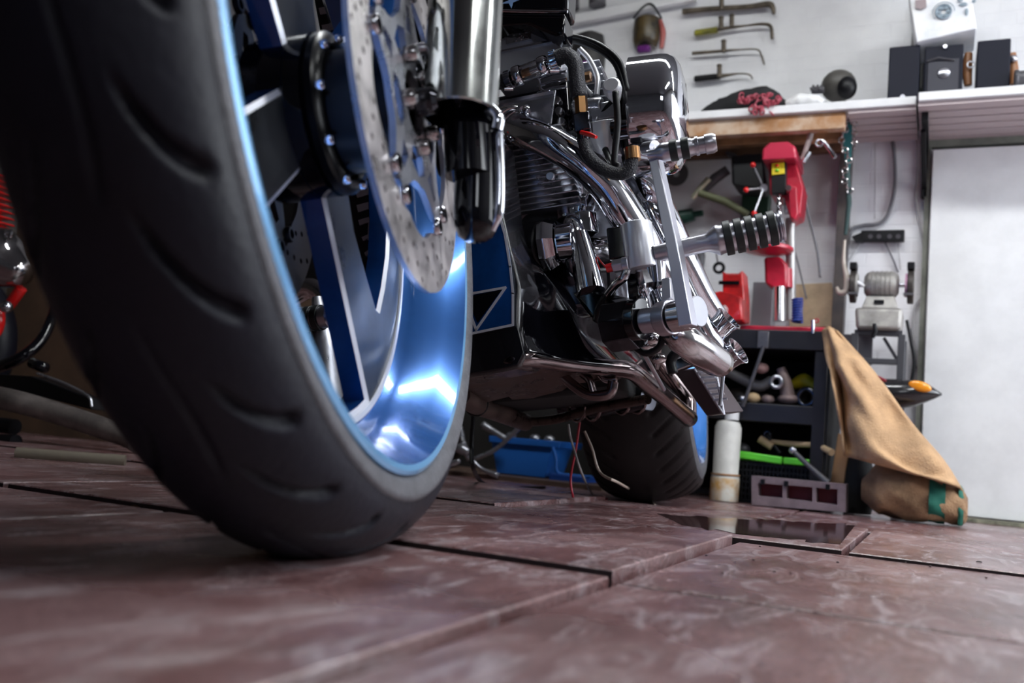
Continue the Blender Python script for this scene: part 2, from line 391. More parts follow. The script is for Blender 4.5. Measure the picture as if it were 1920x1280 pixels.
# ---- front wheel frame
S = 1.23
WC0 = V((-.4753786, .68594123, .42838879)); WC = CAMP+(WC0-CAMP)*S
WN = V((.95104142, .2572389, .17131367)).normalized(); WU = (ZU-WN*WN.z).normalized(); WT = WU.cross(WN)
def wp(x, y, off): return WC+WN*(off*S)+WT*(x*S)+WU*(y*S)        # wheel-plane coordinates
def wpol(r, a, off): return wp(r*math.cos(a), r*math.sin(a), off)
def wheel_lathe(mb, prof, n=160, m=0):
    R = [[wpol(r, 2*math.pi*j/n, z) for j in range(n)] for r, z in prof]
    return mb.rings(R, True, (False, False), m)
# tyre with carved grooves
def tyre(name, Wd, mid, Rc, Rs, parent, mt, grooves, fn, nth=720, ns=60):
    th = np.linspace(0, 2*np.pi, nth, endpoint=False); a = np.linspace(-1, 1, ns)
    A, T = np.meshgrid(a, th)
    off = mid+A*Wd/2; rr = Rs+(Rc-Rs)*np.sqrt(np.clip(1-A*A, 0, 1))
    dep = grooves(T, A)
    rr = rr-dep*np.sqrt(np.clip(1-A*A*.8, 0, 1)); off = off-dep*A*.6
    mb = MB(); vs = [fn(float(rr[i, j]), float(T[i, j]), float(off[i, j])) for i in range(nth) for j in range(ns)]
    mb.v = vs
    for i in range(nth):
        k = (i+1) % nth
        for j in range(ns-1): mb.face((i*ns+j, i*ns+j+1, k*ns+j+1, k*ns+j))
    return build(name, mb, mt, parent, smooth=180)
def front_grooves(T, A):
    dep = np.zeros_like(T); per = 2*np.pi/28
    for side in (1, -1):
        s = A*side; u = (s-.02)/(.93-.02); uc = np.clip(u, 0, 1)
        cen = -.36*(1-uc)**1.7*side*side*1.0
        ph = (T-cen+(0 if side > 0 else per/2))/per; d = (ph-np.round(ph))*per
        k = np.round(ph)
        lim = np.where(np.mod(k, 2) == 0, .40, .30); hi = np.where(np.mod(k, 2) == 0, .92, .88)
        inside = np.clip((s-lim)/.10, 0, 1)*np.clip((hi-s)/.06, 0, 1)
        wdt = .006+.008*np.clip(inside, 0, 1)
        dep = np.maximum(dep, .0085*inside*np.clip(2.2-1.5*np.abs(d)/wdt, 0, 1))
    c = .10+.06*np.sin(T*13); d = np.abs(A-c)
    gate = np.clip(np.sin(T*13+.6)*2+.9, 0, 1)
    dep = np.maximum(dep, .0035*gate*np.clip(1.3-d/.035, 0, 1))
    return dep
ty = tyre('front_tyre', .135, .010-.0675, .3985, .352, bike, rubber, front_grooves, wpol)
sw = MB(); swp = [(.330, -.004, 0), (.333, .004, 0), (.338, .0085, 0), (.3405, .0100, 1), (.3500, .0122, 1), (.352, .0125, 0), (.3545, .0118, 0), (.3560, .0095, 0)]
sw.rings([[wpol(r, 2*math.pi*j/520, z+(.0007 if k and j % 2 else 0)) for j in range(520)] for r, z, k in swp], True, (False, False)); build('sidewall_band', sw, greyband, ty, smooth=50)
# rim: lip, barrel
rm = MB()
wheel_lathe(rm, [(.330, .000), (.3335, .004), (.3335, .008), (.330, .010), (.3245, .009)], 200, 1)
wheel_lathe(rm, [(.3245, .009), (.320, .000), (.312, -.012), (.300, -.030), (.292, -.048), (.288, -.060)], 200, 0)
wheel_lathe(rm, [(.288, -.060), (.284, -.064), (.300, -.110), (.322, -.120), (.335, -.120)], 200, 0)
front_rim = build('front_rim', rm, [blue_rim, blue_light], bike)
# spoke face
outer = [(.286*math.cos(a), .286*math.sin(a)) for a in np.linspace(0, 2*math.pi, 120, endpoint=False)]
def arc(r, a0, a1, n=14): return [(r*math.cos(math.radians(a0+(a1-a0)*i/n)), r*math.sin(math.radians(a0+(a1-a0)*i/n))) for i in range(n+1)]
op1 = [(-.0525, .013), (-.0525, .024), (-.055, .039)]+arc(.276, 131, 204)
op2 = [(-.021, -.051), (-.008, -.0555), (.007, -.053), ]+arc(.276, -67.5, -138.5)
op3 = [(.070, .012), (.092, -.050), (.101, -.082), (.134, -.125), (.158, -.153), (.166, -.154), (.190, -.125), (.215, -.085), (.232, -.035), (.238, .02), (.16, .045), (.10, .04)]
op5 = [(.060, .105), (.078, .111), (.125, .140), (.175, .185)]+arc(.272, 50, 82, 8)+[(.022, .12), (.030, .085)]
def inset(poly, d):
    n = len(poly); ar = sum(poly[i][0]*poly[(i+1) % n][1]-poly[(i+1) % n][0]*poly[i][1] for i in range(n)); sg = 1 if ar > 0 else -1
    out = []
    for i in range(n):
        p0, p1, p2 = V((*poly[i-1], 0)), V((*poly[i], 0)), V((*poly[(i+1) % n], 0))
        e1 = (p1-p0).normalized(); e2 = (p2-p1).normalized()
        n1 = V((-e1.y, e1.x, 0))*sg; n2 = V((-e2.y, e2.x, 0))*sg; b = (n1+n2)
        b = b/max(b.length, 1e-4); k = d/max(.35, b.dot(n1)); out.append((p1.x+b.x*k, p1.y+b.y*k))
    return out
ops = [op1, op2, op3, op5]
FO = -.060; BO = -.084; CH = .0048
sp = MB()
big = [inset(o, -CH) for o in ops]
flat = [[wp(x, y, FO) for x, y in l] for l in [outer]+big]
idx = []; base = len(sp.v)
for l in flat: sp.v += l
for t in tessellate_polygon(flat): sp.face([base+i for i in t], 0)
for o, bgl in zip(ops, big):
    n = len(o); b0 = len(sp.v)
    sp.v += [wp(x, y, FO) for x, y in bgl]+[wp(x, y, FO-.003) for x, y in o]+[wp(x, y, BO) for x, y in o]
    for i in range(n):
        j = (i+1) % n; sp.face((b0+i, b0+j, b0+n+j, b0+n+i), 1); sp.face((b0+n+i, b0+n+j, b0+2*n+j, b0+2*n+i), 2)
back = [[wp(x, y, BO) for x, y in l] for l in [outer]+ops]; base = len(sp.v)
for l in back: sp.v += l
for t in tessellate_polygon(back): sp.face([base+i for i in t][::-1], 3)
spk = build('spoke_face', sp, [darkmetal, silverline, blue, blackmetal], front_rim, smooth=25)
sl = MB(); wheel_lathe(sl, [(.2805, FO+.0002), (.281, FO+.0022), (.2865, FO+.0022), (.288, FO)], 160); build('pinstripe_ring', sl, silverline, front_rim)
# hub
hb = MB(); wheel_lathe(hb, [(.074, -.06), (.074, -.045), (.060, -.044)], 80); wheel_lathe(hb, [(.074, -.10), (.074, -.061)], 60)
build('hub', hb, blackgloss, front_rim)
hf = MB(); wheel_lathe(hf, [(.060, -.046), (.070, -.045), (.074, -.040), (.074, -.034), (.070, -.030), (.062, -.0285), (.060, -.032)], 96); wheel_lathe(hf, [(.057, -.05), (.056, -.01), (.052, .006), (.050, .030), (.02, .031)], 60)
hub = build('hub_flange', hf, mat('hub_black', (.003, .003, .004), rough=.28, spec=.2), front_rim)
for i in range(9):
    a = 2*math.pi*i/9+.35; c = wpol(.067, a, -.029); mb = MB(); mb.lathe([(.0, .006), (.004, .006), (.0058, .003), (.0058, -.004)], c, WN, 14)
    build('hub_bolt', mb, chrome, hub)
for sgn in (0,):
    hb = MB(); wheel_lathe(hb, [(.045, -.10), (.045, -.20), (.02, -.20)], 48); build('hub_spacer', hb, blackgloss, front_rim)
    ax = MB(); wheel_lathe(ax, [(.0, -.235), (.014, -.235), (.014, -.20)], 24); build('axle', ax, alu, front_rim)
# brake discs
def disc(off, mt, cm, sgn=1, full=True):
    RO, RI = .173, .118
    loops = [[wpol(RO, a, off) for a in np.linspace(0, 2*math.pi, 120, endpoint=False)]]
    inn = []
    for i in range(180):
        a = 2*math.pi*i/180; r = RI+.006*abs(math.sin(a*5)); inn.append(wpol(r, a, off))
    loops.append(inn)
    for k in range(20):
        for q, rr in enumerate((.130, .142, .155, .166)):
            a = 2*math.pi*(k+q*.27)/20+(.04 if k % 2 else 0)
            c = wpol(rr, a, off); loops.append([c+(WT*math.cos(b)+WU*math.sin(b))*.0031*S for b in np.linspace(0, 2*math.pi, 7, endpoint=False)])
    mb = MB().holed(loops, WN*(-.0048*S)); dk = build('brake_disc', mb, mt, bike, smooth=30)
    # carrier
    cl = [[]]
    for i in range(100):
        a = 2*math.pi*i/100; w_ = (.5+.5*math.cos(a*5)); r = .078+.036*w_**2.2; cl[0].append(wpol(r, a+.3, off+.002))
    for k in range(5):
        a = 2*math.pi*(k+.5)/5+.3
        cl.append([wpol(r, a+da, off+.002) for r, da in ((.048, -.33), (.048, .33), (.066, .36), (.070, 0), (.066, -.36))])
    for k in range(5):
        a = 2*math.pi*k/5+.3
        cl.append([wpol(r, a+da, off+.002) for r, da in ((.070, -.13), (.068, .13), (.094, .05), (.094, -.05))])
    cl.append([wpol(.03, a, off+.002) for a in np.linspace(0, 2*math.pi, 24, endpoint=False)])
    cr = build('disc_carrier', MB().holed(cl, WN*(-.006*S)), cm, dk, smooth=30)
    for i in range(10):
        a = 2*math.pi*(i//2)/5+.3+(.14 if i % 2 else -.14); c = wpol(.1155, a, off+.003)
        mb = MB(); mb.lathe([(.006, .004), (.009, .004), (.0105, .002), (.0105, -.003)], c, WN, 18, 0); mb.lathe([(0, .0), (.006, .0), (.006, .004)], c, WN, 18, 1)
        build('rivet', mb, [chrome if off > 0 else cm, blackmatte], dk)
    for i in range(5):
        a = 2*math.pi*i/5+.9; c = wpol(.043, a, off+.003)
        build('disc_bolt', MB().lathe([(.0, .014), (.008, .014), (.0095, .011), (.0095, 0)], c, WN, 16), chrome_d, dk)
    return dk
disc(.034, steel_disc, alu_cast)
dk2 = disc(-.125, mat('dark_disc', (.05, .045, .05), metal=.8, rough=.4), mat('dark_carrier', (.02, .02, .022), metal=.5, rough=.4))
cap = MB(); cap.lathe([(.0, .026), (.010, .025), (.015, .020), (.016, .01), (.016, 0)], wpol(0, 0, .038), WN, 30); build('axle_cap', cap, blackmetal, bike)
# fork
fkT = P(882, -180, .93); fkB = P(862, 215, .90); fax = (fkB-fkT).normalized()
rad = 72*mpp(862, 215, .90)
mb = MB(); L_ = (fkB-fkT).length; mb.lathe([(rad, 0), (rad, L_), (rad*.93, L_+.0015), (rad*.90, L_-.003), (rad*.88, .0)], fkT, fax, 56)
fork = build('fork_tube', mb, mat('clear_chrome_tube', (.36, .37, .36), metal=1, rough=.16, rvar=.05, vscale=10), bike)
fi = MB(); a_ = P(868, 60, .92); b_ = P(878, 330, .92); fi.tube([a_, b_], rad*.62, 30); build('fork_slider', fi, blackgloss, fork)
sl = MB(); r0 = 42*mpp(890, 300, .93)
c1 = P(898, 215, .94); c2 = P(893, 400, .93); c3 = P(892, 452, .93)
sl.tube([c1, c2, c2.lerp(c3, .45), c2.lerp(c3, .8), c3], [r0, r0*1.02, r0*.96, r0*.8, r0*.45], 32)
low = build('fork_leg', sl, blackgloss, bike)
cv = MB(); cv.tube([P(934, 245, .93), P(937, 330, .93), P(934, 395, .93), P(922, 432, .93)], [.006, .006, .007, .004], 12, smooth=5); build('fork_trim', cv, chrome, low)
cb = MB(); cb.tube([P(918, 205, .9), P(933, 222, .9), P(930, 243, .9)], .008, 12, smooth=4); build('fork_clamp', cb, chrome, low)
# caliper with bolts and bracket beside the disc
cp = MB(); cp.prism([P(*q, 1.02) for q in ((772, -60), (842, -60), (850, 40), (835, 120), (800, 210), (838, 330), (820, 330), (800, 240), (770, 120))], V((-.01, .05, 0))); cal_ = build('brake_caliper', cp, blackgloss, bike, bevel=.006)
for (x, y) in ((762, 80), (783, 93), (765, 200), (842, 165)):
    c = P(x, y, .88); build('caliper_bolt', MB().lathe([(.0, .012), (.0055, .012), (.007, .009), (.007, -.006)], c, WN, 14), alu, cal_)
dm = MB(); dm.ell(P(776, 145, .885), .013, .014, .024, (WN, WT, WU)); build('axle_nut', dm, blackmetal, cal_)
# far fork leg with lettered black sleeve, seen through the wheel
QY = 1.12
lf = MB(); lf.prism([P(x, y, QY) for x, y in ((588, -10), (640, -10), (665, 160), (688, 300), (697, 400), (697, 520), (682, 520), (660, 400), (640, 280), (612, 120))], V((0, .03, 0)))
sleeve = build('lettered_sleeve', lf, blackmatte, bike)
lt = MB(); tm = mat('letter_silver', (.50, .45, .47), metal=.3, rough=.4)
def edgeL(y): return np.interp(y, [-10, 120, 280, 340, 400, 440, 520], [592, 614, 655, 664, 668, 676, 690])
def edgeR(y): return np.interp(y, [-10, 100, 280, 350, 480], [630, 650, 691, 693, 694])
for y, hh in ((12, 14), (44, 14), (285, 14), (325, 14), (354, 15), (381, 15), (409, 12), (441, 9), (470, 9)):
    xl, xr = edgeL(y), edgeR(y)
    lt.prism([P(px, py, QY-.001) for px, py in ((xl+3, y+4), (xr-1, y-2), (xr-1, y+hh-4), (xl+6, y+hh+2))], V((0, -.002, 0)))
for (y0, y1) in ((318, 336), (409, 446)):
    x = edgeR(y0) if y0 > 400 else edgeL(y0)+3
    lt.prism([P(px, py, QY-.001) for px, py in ((x-1, y0), (x+4, y0-1), (x+3, y1), (x-3, y1+4))], V((0, -.002, 0)))
build('sleeve_lettering', lt, tm, sleeve)
sh = MB(); sh.prism([P(x, y, 1.2) for x, y in ((560, 480), (620, 540), (640, 800), (600, 800), (540, 640))], V((0, .02, 0)))
build('lower_cowl', MB().tube([P(600, 560, 1.3), P(618, 640, 1.3), P(628, 740, 1.3), P(640, 840, 1.3)], [.02, .045, .05, .05], 20, smooth=5, flat=.5), alu_cast, bike)
pl = MB(); pl.prism([P(x, y, 1.33) for x, y in ((540, 600), (580, 650), (628, 665), (634, 780), (600, 780), (560, 700))], V((.0, .01, 0))); build('fairing_bracket', pl, mat('dull_grey_sheet', (.22, .23, .23), metal=.7, rough=.3), bike)
# ---- engine ----------------------------------------------------------
def fin_stack(a, b, n, w_, d_, th, ax, mt, name, parent=bike):
    mb = MB(); a = V(a); b = V(b)
    for i in range(n):
        c = a.lerp(b, i/(n-1)); k = 1-.10*(i/(n-1))
        mb.box(c, w_*k, d_*k, th, ax)
    core = MB()
    mb.tube([a, b], w_*.36, 24)
    return build(name, mb, mt, parent, bevel=.0015)
TLT = math.radians(9)
ex = (LAT, BK, UPB)
fA = P(990, 272, 1.62); fB = P(1030, 408, 1.62)
fin_stack(fA, fB, 14, .17, .16, .0032, ex, alu_cast, 'front_cylinder')
fin_stack(P(1085, 150, 1.70), P(1125, 300, 1.70), 13, .115, .15, .0030, ex, alu_cast, 'rear_cylinder')
blk = MB(); blk.box(P(1010, 235, 1.68), .17, .14, .10, ex); build('cylinder_head', blk, blackmetal, bike, bevel=.01)
# rocker cover
rc = MB()
cc = P(1000, 120, 1.60); w2, h2 = 64*mpp(1003, 118, 1.60), 50*mpp(1003, 118, 1.60)
pr = [(-1.0, -1.0), (1.02, -.95), (1.0, .35), (.80, .95), (.35, 1.15), (-.2, .95), (-1.0, .55)]
rc.prism([cc+LAT*(x*w2)+UPB*(y*h2)-BK*.06 for x, y in pr], BK*.09)
rock = build('rocker_cover', rc, mat('polished_cover', (.50, .52, .58), metal=.7, rough=.3), bike, bevel=.008, segs=3)
rl = MB(); rl.box(cc+UPB*(.15*h2)-BK*.063, w2*1.9, .006, .004, ex); rl.box(cc+UPB*(.52*h2)-BK*.063-LAT*.01, .05, .006, .016, ex); build('cover_seam', rl, chrome, rock)
for x, y in ((930, 45), (985, 40), (1046, 62), (1056, 82)):
    build('cover_bolt', MB().lathe([(0, .008), (.006, .008), (.007, .005), (.007, -.004)], P(x, y+16, 1.55), -BK, 12), chrome, rock)
lg = bpy.data.curves.new('logo', 'FONT'); lg.body = 'S&S'; lg.size = .022; lg.extrude = .0006; lgo = bpy.data.objects.new('logo_tmp', lg)
lgo.matrix_world = Matrix.Translation(cc+UPB*(.40*h2)-BK*.0668-LAT*.022) @ Matrix((LAT, UPB, -BK)).transposed().to_4x4(); sc.collection.objects.link(lgo)
bpy.context.view_layer.update(); lme = bpy.data.meshes.new_from_object(lgo.evaluated_get(bpy.context.evaluated_depsgraph_get())); mw = lgo.matrix_world.copy(); bpy.data.objects.remove(lgo)
q = MB(); q.v = [mw @ v.co for v in lme.vertices]; q.f = [tuple(p.vertices) for p in lme.polygons]; q.m = [0]*len(q.f); build('cover_logo', q, chrome, rock)
# black box over the engine
tk = MB(); tk.prism([P(x, y, 1.50) for x, y in ((880, -60), (1068, -60), (1064, 20), (880, 18))], BK*.07); tank = build('frame_box', tk, blackgloss, bike, bevel=.008)
tk = MB(); tk.prism([P(x, y, 1.50) for x, y in ((880, 22), (1060, 24), (1058, 64), (1040, 66), (985, 44), (880, 52))], BK*.07); build('under_tray', tk, blackgloss, tank, bevel=.005)
build('edge_trim', MB().tube(PP((900, 19, 1.49), (980, 21, 1.49), (1064, 22, 1.49)), .0028, 8), chrome, tank)
st = MB(); c = P(958, 3, 1.495); pts = []
for i in range(8):
    rr = .02 if i % 2 == 0 else .006; pts.append(c+LAT*rr*math.cos(i*math.pi/4)+UPB*rr*.7*math.sin(i*math.pi/4))
st.prism(pts, -BK*.001); build('star_emblem', st, mat('star_blue', (.25, .4, .7), rough=.3), tank)
build('frame_tube', MB().tube(PP((1053, 40, 1.62), (1056, 110, 1.62), (1064, 220, 1.62)), .012, 16), blackgloss, bike)
# header bracket plate
bp_ = MB(); bp_.prism([P(x, y, 1.54) for x, y in ((932, 196), (1000, 176), (1042, 168), (1032, 238), (985, 212), (932, 212))], BK*.006); build('engine_bracket', bp_, alu_cast, bike, bevel=.001)
bp_ = MB(); bp_.box(P(985, 185, 1.52), 110*mpp(985, 185, 1.52), .012, .006, ex); build('bracket_lip', bp_, alu, bike)
gp = MB()
for k in range(3): gp.tube(PP((1008, 148+k*14, 1.56), (1035, 138+k*14, 1.56), (1062, 134+k*14, 1.56)), .0035, 10)
gp.tube(PP((1008, 140, 1.56), (1014, 168, 1.56), (1030, 176, 1.56)), .0035, 10); build('head_fins', gp, chrome, bike)
for i in range(5): build('pushrod_bolt', MB().lathe([(0, .01), (.007, .01), (.009, .006), (.009, -.012)], P(1045+i*4, 190+i*20, 1.58), -BK, 12), chrome_d, bike)
# exhaust headers
r1 = 33*mpp(1080, 310, 1.55)
hd = MB(); hd.tube(PP((958, 232, 1.60), (978, 244, 1.54), (1022, 262, 1.52), (1085, 300, 1.54), (1135, 345, 1.57), (1170, 398, 1.60), (1205, 455, 1.64), (1250, 540, 1.72)), [r1*1.05, r1*.98, r1*.95, r1*.98, r1, r1*1.02, r1*1.0, r1], 36, smooth=8)
header = build('exhaust_header', hd, chrome, bike, smooth=180)
fl = MB(); fl.torus(P(962, 233, 1.555), (P(962, 233, 1.6)-P(985, 245, 1.52)).normalized(), .031, .008, 40, 12); build('header_flange', fl, chrome_d, header)
for x, y in ((984, 208), (940, 268)):
    c = P(x, y, 1.53); b = MB(); b.lathe([(0, .016), (.005, .015), (.0065, .010), (.0065, 0), (.011, 0), (.012, -.004)], c, (-BK*.7+LAT*.4+UPB*.1), 14); build('flange_nut', b, chrome, header)
h2_ = MB(); h2_.tube(PP((1120, 380, 1.85), (1178, 352, 1.80), (1222, 392, 1.78), (1262, 470, 1.82), (1310, 560, 1.90), (1352, 616, 1.98)), [.036, .040, .043, .042, .036, .030], 32, smooth=8)
hd2 = build('exhaust_header', h2_, chrome, bike, smooth=180)
def tip(a, b, r, nm='exhaust_tip'):
    a = V(a); b = V(b); d = (b-a).normalized(); L0 = (b-a).length; mb = MB()
    mb.lathe([(r*.95, 0), (r, L0*.25), (r*1.18, L0*.35), (r*1.05, L0*.5), (r*1.1, L0*.8), (r*1.3, L0), (r*1.2, L0*1.01), (r*1.0, L0*.7)], a, d, 36)
    mb.lathe([(r*1.0, L0*.7), (0, L0*.7)], a, d, 36, 1)
    return build(nm, mb, [chrome, blackmatte], bike)
tip(P(1322, 640, 1.75), P(1367, 596, 1.74), .021)
tip(P(1345, 684, 1.78), P(1385, 657, 1.77), .022)
h3 = MB(); h3.tube(PP((1255, 480, 1.72), (1290, 560, 1.70), (1330, 640, 1.73), (1352, 672, 1.78)), [.020, .021, .024, .022], 26, smooth=6); build('exhaust_header', h3, chrome, bike, smooth=180)
h4 = MB(); h4.tube(PP((1230, 545, 1.66), (1262, 612, 1.60), (1300, 652, 1.60), (1340, 678, 1.68)), [.016, .024, .028, .026], 26, smooth=6); build('exhaust_header', h4, chrome, bike, smooth=180)
h5 = MB(); h5.tube(PP((1240, 600, 1.52), (1275, 630, 1.50), (1310, 655, 1.54), (1352, 682, 1.62)), [.018, .027, .028, .024], 26, smooth=6); build('collector_pipe', h5, chrome_d, bike, smooth=180)
# clear fuel filter, clamps and hoses
FY = 1.47
def hose(pts, r, m=black, nm='hose', rib=True):
    return build(nm, MB().tube(PP(*pts), r, 12, smooth=8), m, bike, smooth=180)
braid = mat('braided_hose', (.012, .013, .022), rough=.45, bump=.8, bscale=400)
hose([(925, 158, FY), (940, 153, FY), (952, 149, FY)], .013, braid)
hose([(1042, 110, FY), (1062, 104, FY), (1078, 120, FY), (1082, 150, FY), (1087, 182, FY)], .0145, braid)
hose([(1094, 262, FY), (1104, 292, FY), (1130, 316, FY), (1160, 326, FY), (1182, 316, FY), (1184, 282, FY)], .0115, braid)
hose([(1050, 68, 1.6), (1090, 72, 1.58), (1130, 88, 1.56), (1162, 118, 1.55), (1176, 170, 1.55)], .0058, black)
hose([(1050, 74, 1.6), (1088, 80, 1.58), (1128, 97, 1.56), (1156, 124, 1.55), (1172, 180, 1.55), (1172, 215, 1.56)], .0055, black)
hose([(1154, 172, 1.50), (1158, 230, 1.50), (1152, 300, 1.50), (1160, 312, 1.5)], .0062, black)
hose([(1104, 226, 1.6), (1126, 214, 1.6), (1148, 190, 1.6), (1168, 160, 1.6)], .006, black)
hose([(1135, 280, 1.58), (1145, 302, 1.56), (1158, 318, 1.54)], .006, black)
gl = MB(); A0 = P(974, 141, FY); A1 = P(1016, 125, FY); gl.lathe([(.016, 0), (.016, (A1-A0).length), (.013, (A1-A0).length), (.013, 0), (.016, 0)], A0, A1-A0, 32)
flt = build('fuel_filter', gl, clearglass, bike)
b = MB(); D_ = (A1-A0).normalized()
for q in (0, 1):
    c = A0 if q == 0 else A1; b.lathe([(.0, -.004), (.018, -.004), (.019, 0), (.0185, .009), (.017, .011)], c-D_*(.006 if q == 0 else .0), D_, 32)
b.cyl(A0-D_*.03, A1+D_*.035, .0065, 14); build('filter_cap', b, chrome, flt)
build('filter_core', MB().cyl(A0+D_*.006, A0+D_*.022, .0075, 14), brass, flt)
def clampring(c, d, r, nm='hose_clamp'):
    mb = MB(); mb.lathe([(r, -.006), (r+.0022, -.006), (r+.0022, .006), (r, .006)], c, d, 28)
    for i in range(16):
        a = 2*math.pi*i/16; x, y = orth(d); p = V(c)+(x*math.cos(a)+y*math.sin(a))*(r+.0026); mb.box(p, .0018, .002, .010, (x*math.cos(a)+y*math.sin(a), (y*math.cos(a)-x*math.sin(a)), V(d).normalized()))
    mb.cyl(V(c)-CAMU*(r+.004)-CAMR*.008, V(c)-CAMU*(r+.004)+CAMR*.008, .0045, 12)
    return build(nm, mb, chrome, bike)
clampring(P(954, 149, FY), D_, .0135); clampring(P(1040, 113, FY), D_, .0150)
build('brass_fitting', MB().tube(PP((1089, 184, FY), (1091, 214, FY)), .0115, 6), brass, bike)
vb = MB(); vb.box(P(1093, 232, FY), .03, .028, .034, ex); vb.tube(PP((1094, 250, FY), (1094, 266, FY)), .012, 14); vlv = build('fuel_valve', vb, blackmetal, bike, bevel=.003)
build('valve_lever', MB().tube(PP((1090, 248, 1.45), (1105, 252, 1.44), (1118, 257, 1.43)), [.004, .0045, .003], 10), red2, vlv)
# carburettor
cb = MB(); cb.tube(PP((1138, 240, 1.62), (1142, 300, 1.62)), [.045, .030], 30); carb = build('carburettor', cb, alu_satin, bike, bevel=.002)
cb = MB(); cb.box(P(1140, 215, 1.62), .10, .05, .035, ex); cb.tube(PP((1075, 200, 1.6), (1130, 196, 1.6)), .014, 18); cb.tube(PP((1086, 222, 1.6), (1124, 226, 1.6)), .010, 18); build('carburettor_body', cb, alu_cast, carb, bevel=.004)
build('carburettor_knob', MB().lathe([(0, .016), (.013, .016), (.0165, .013), (.017, 0), (.009, -.03)], P(1149, 168, 1.52), (-BK+UPB*.25), 28), alu_satin, carb)
build('carburettor_port', MB().tube(PP((1150, 245, 1.57), (1180, 240, 1.57)), .02, 16), blackmetal, carb); build('hose_end', MB().tube(PP((1185, 278, 1.47), (1187, 300, 1.47)), .014, 12), brass, carb)
lk = MB()
lk.tube(PP((1087, 92, 1.62), (1105, 112, 1.62), (1120, 145, 1.62), (1119, 178, 1.62)), .0055, 10, smooth=4); lk.tube(PP((1087, 92, 1.62), (1080, 120, 1.62), (1095, 160, 1.62), (1110, 178, 1.62)), .0045, 10, smooth=4); build('throttle_bracket', lk, alu_satin, carb)
build('throttle_nut', MB().tube(PP((1092, 146, 1.6), (1108, 143, 1.6)), .010, 6), brass, carb)
# air cleaner drum
AY = 1.66; ac = P(1236, 208, AY); AX = LAT
aR = 112*mpp(1236, 208, AY)
am = MB(); prof = [(aR*.9, -.002), (aR, 0), (aR, .060), (aR*.985, .072), (aR*.93, .084), (aR*.80, .094), (aR*.5, .102), (0, .104)]
o_ = P(1188, 222, AY+.0); AX2 = (LAT*1.0-UPB*.07+BK*.02).normalized()
am.lathe(prof, o_, AX2, 72); am.lathe([(0, -.002), (aR*.9, -.002)], o_, AX2, 72)
air = build('air_cleaner', am, chrome, bike, smooth=60)
am = MB(); am.lathe([(aR*.80, -.012), (aR*.84, -.008), (aR*.84, -.003), (aR*.8, 0)], o_, AX2, 64, caps=(True, True)); build('air_filter_element', am, blackmatte, air)
am = MB(); am.lathe([(0, -.020), (aR*.86, -.020), (aR*.89, -.017), (aR*.86, -.013), (0, -.013)], o_, AX2, 64); build('back_plate', am, blackmetal, air)
# clamp cylinder holding the foot control tube
CY = 1.44
q0 = P(1192, 420, CY); q1 = P(1205, 505, CY); rr = 30*mpp(1200, 460, CY)
cm = MB(); cm.tube([q0, q0.lerp(q1, .03), q0.lerp(q1, .97), q1], [rr*.96, rr, rr, rr*.96], 40); ctl = build('control_clamp', cm, alu_satin, bike, bevel=.001)
cm = MB(); cm.tube([P(1222, 470, CY+.01), P(1230, 532, CY+.01)], [rr*.9, rr*.62], 30); build('clamp_shell', cm, chrome, ctl)
cm = MB(); cm.tube([P(1206, 500, CY+.005), P(1215, 534, CY+.005)], rr*.62, 8); build('clamp_nut', cm, chrome_d, ctl)
cm = MB(); cm.box(P(1163, 460, CY+.03), .035, .05, .055, ex); build('clamp_mount', cm, blackgloss, ctl, bevel=.003)
# switch + wires
sw_ = MB(); sw_.tube(PP((1150, 500, 1.42), (1178, 494, 1.42)), .0115, 6); sw_.tube(PP((1168, 496, 1.42), (1180, 494, 1.42)), .0125, 18); swt = build('brake_switch', sw_, alu, bike, bevel=.001)
build('switch_plug', MB().tube(PP((1138, 503, 1.42), (1150, 500, 1.42)), .0075, 14), red2, swt)
build('switch_elbow', MB().tube(PP((1176, 505, 1.42), (1170, 520, 1.42), (1155, 532, 1.43), (1140, 550, 1.45)), .0075, 12, smooth=5), chrome_d, swt)
build('switch_wire', MB().tube(PP((1138, 503, 1.42), (1128, 492, 1.43), (1120, 482, 1.45), (1118, 488, 1.46), (1124, 505, 1.46)), .0015, 8, smooth=5), red2, swt)
hose([(1140, 504, 1.43), (1142, 540, 1.44), (1136, 562, 1.46), (1125, 590, 1.5)], .0032, black)
hose([(1146, 548, 1.46), (1128, 572, 1.48), (1120, 600, 1.5)], .009, black)
# upper peg
LATs = LAT
def peg(a, b, r, spec, nm, par=bike, n=30):
    a = V(a); b = V(b); d = b-a; L0 = d.length; d.normalize(); mb = MB()
    prof = [(t_*L0, rr_*r) for t_, rr_ in spec]; mb.lathe([(rr_, z) for z, rr_ in prof], a, d, n, caps=(True, True)); return build(nm, mb, alu, par)
pa, pb = P(1214, 291, 1.345), P(1343, 267, 1.36)
r_ = 17*mpp(1300, 275, 1.34)
pk = peg(pa, pb, r_, [(0, .55), (.12, .6), (.20, 1.0), (.24, 1.05), (.64, 1.05), (.66, .95), (.70, .95), (.705, 1.08), (.745, 1.08), (.75, .95), (.84, .95), (.845, 1.12), (.95, 1.12), (1.0, .95), (1.0, 0)], 'shift_peg')
for t0 in (.33, .50):
    a = pa.lerp(pb, t0); b = pa.lerp(pb, t0+.115); build('rubber_ring', MB().tube([a, b], r_*1.22, 30), rubber_b, pk, bevel=.001)
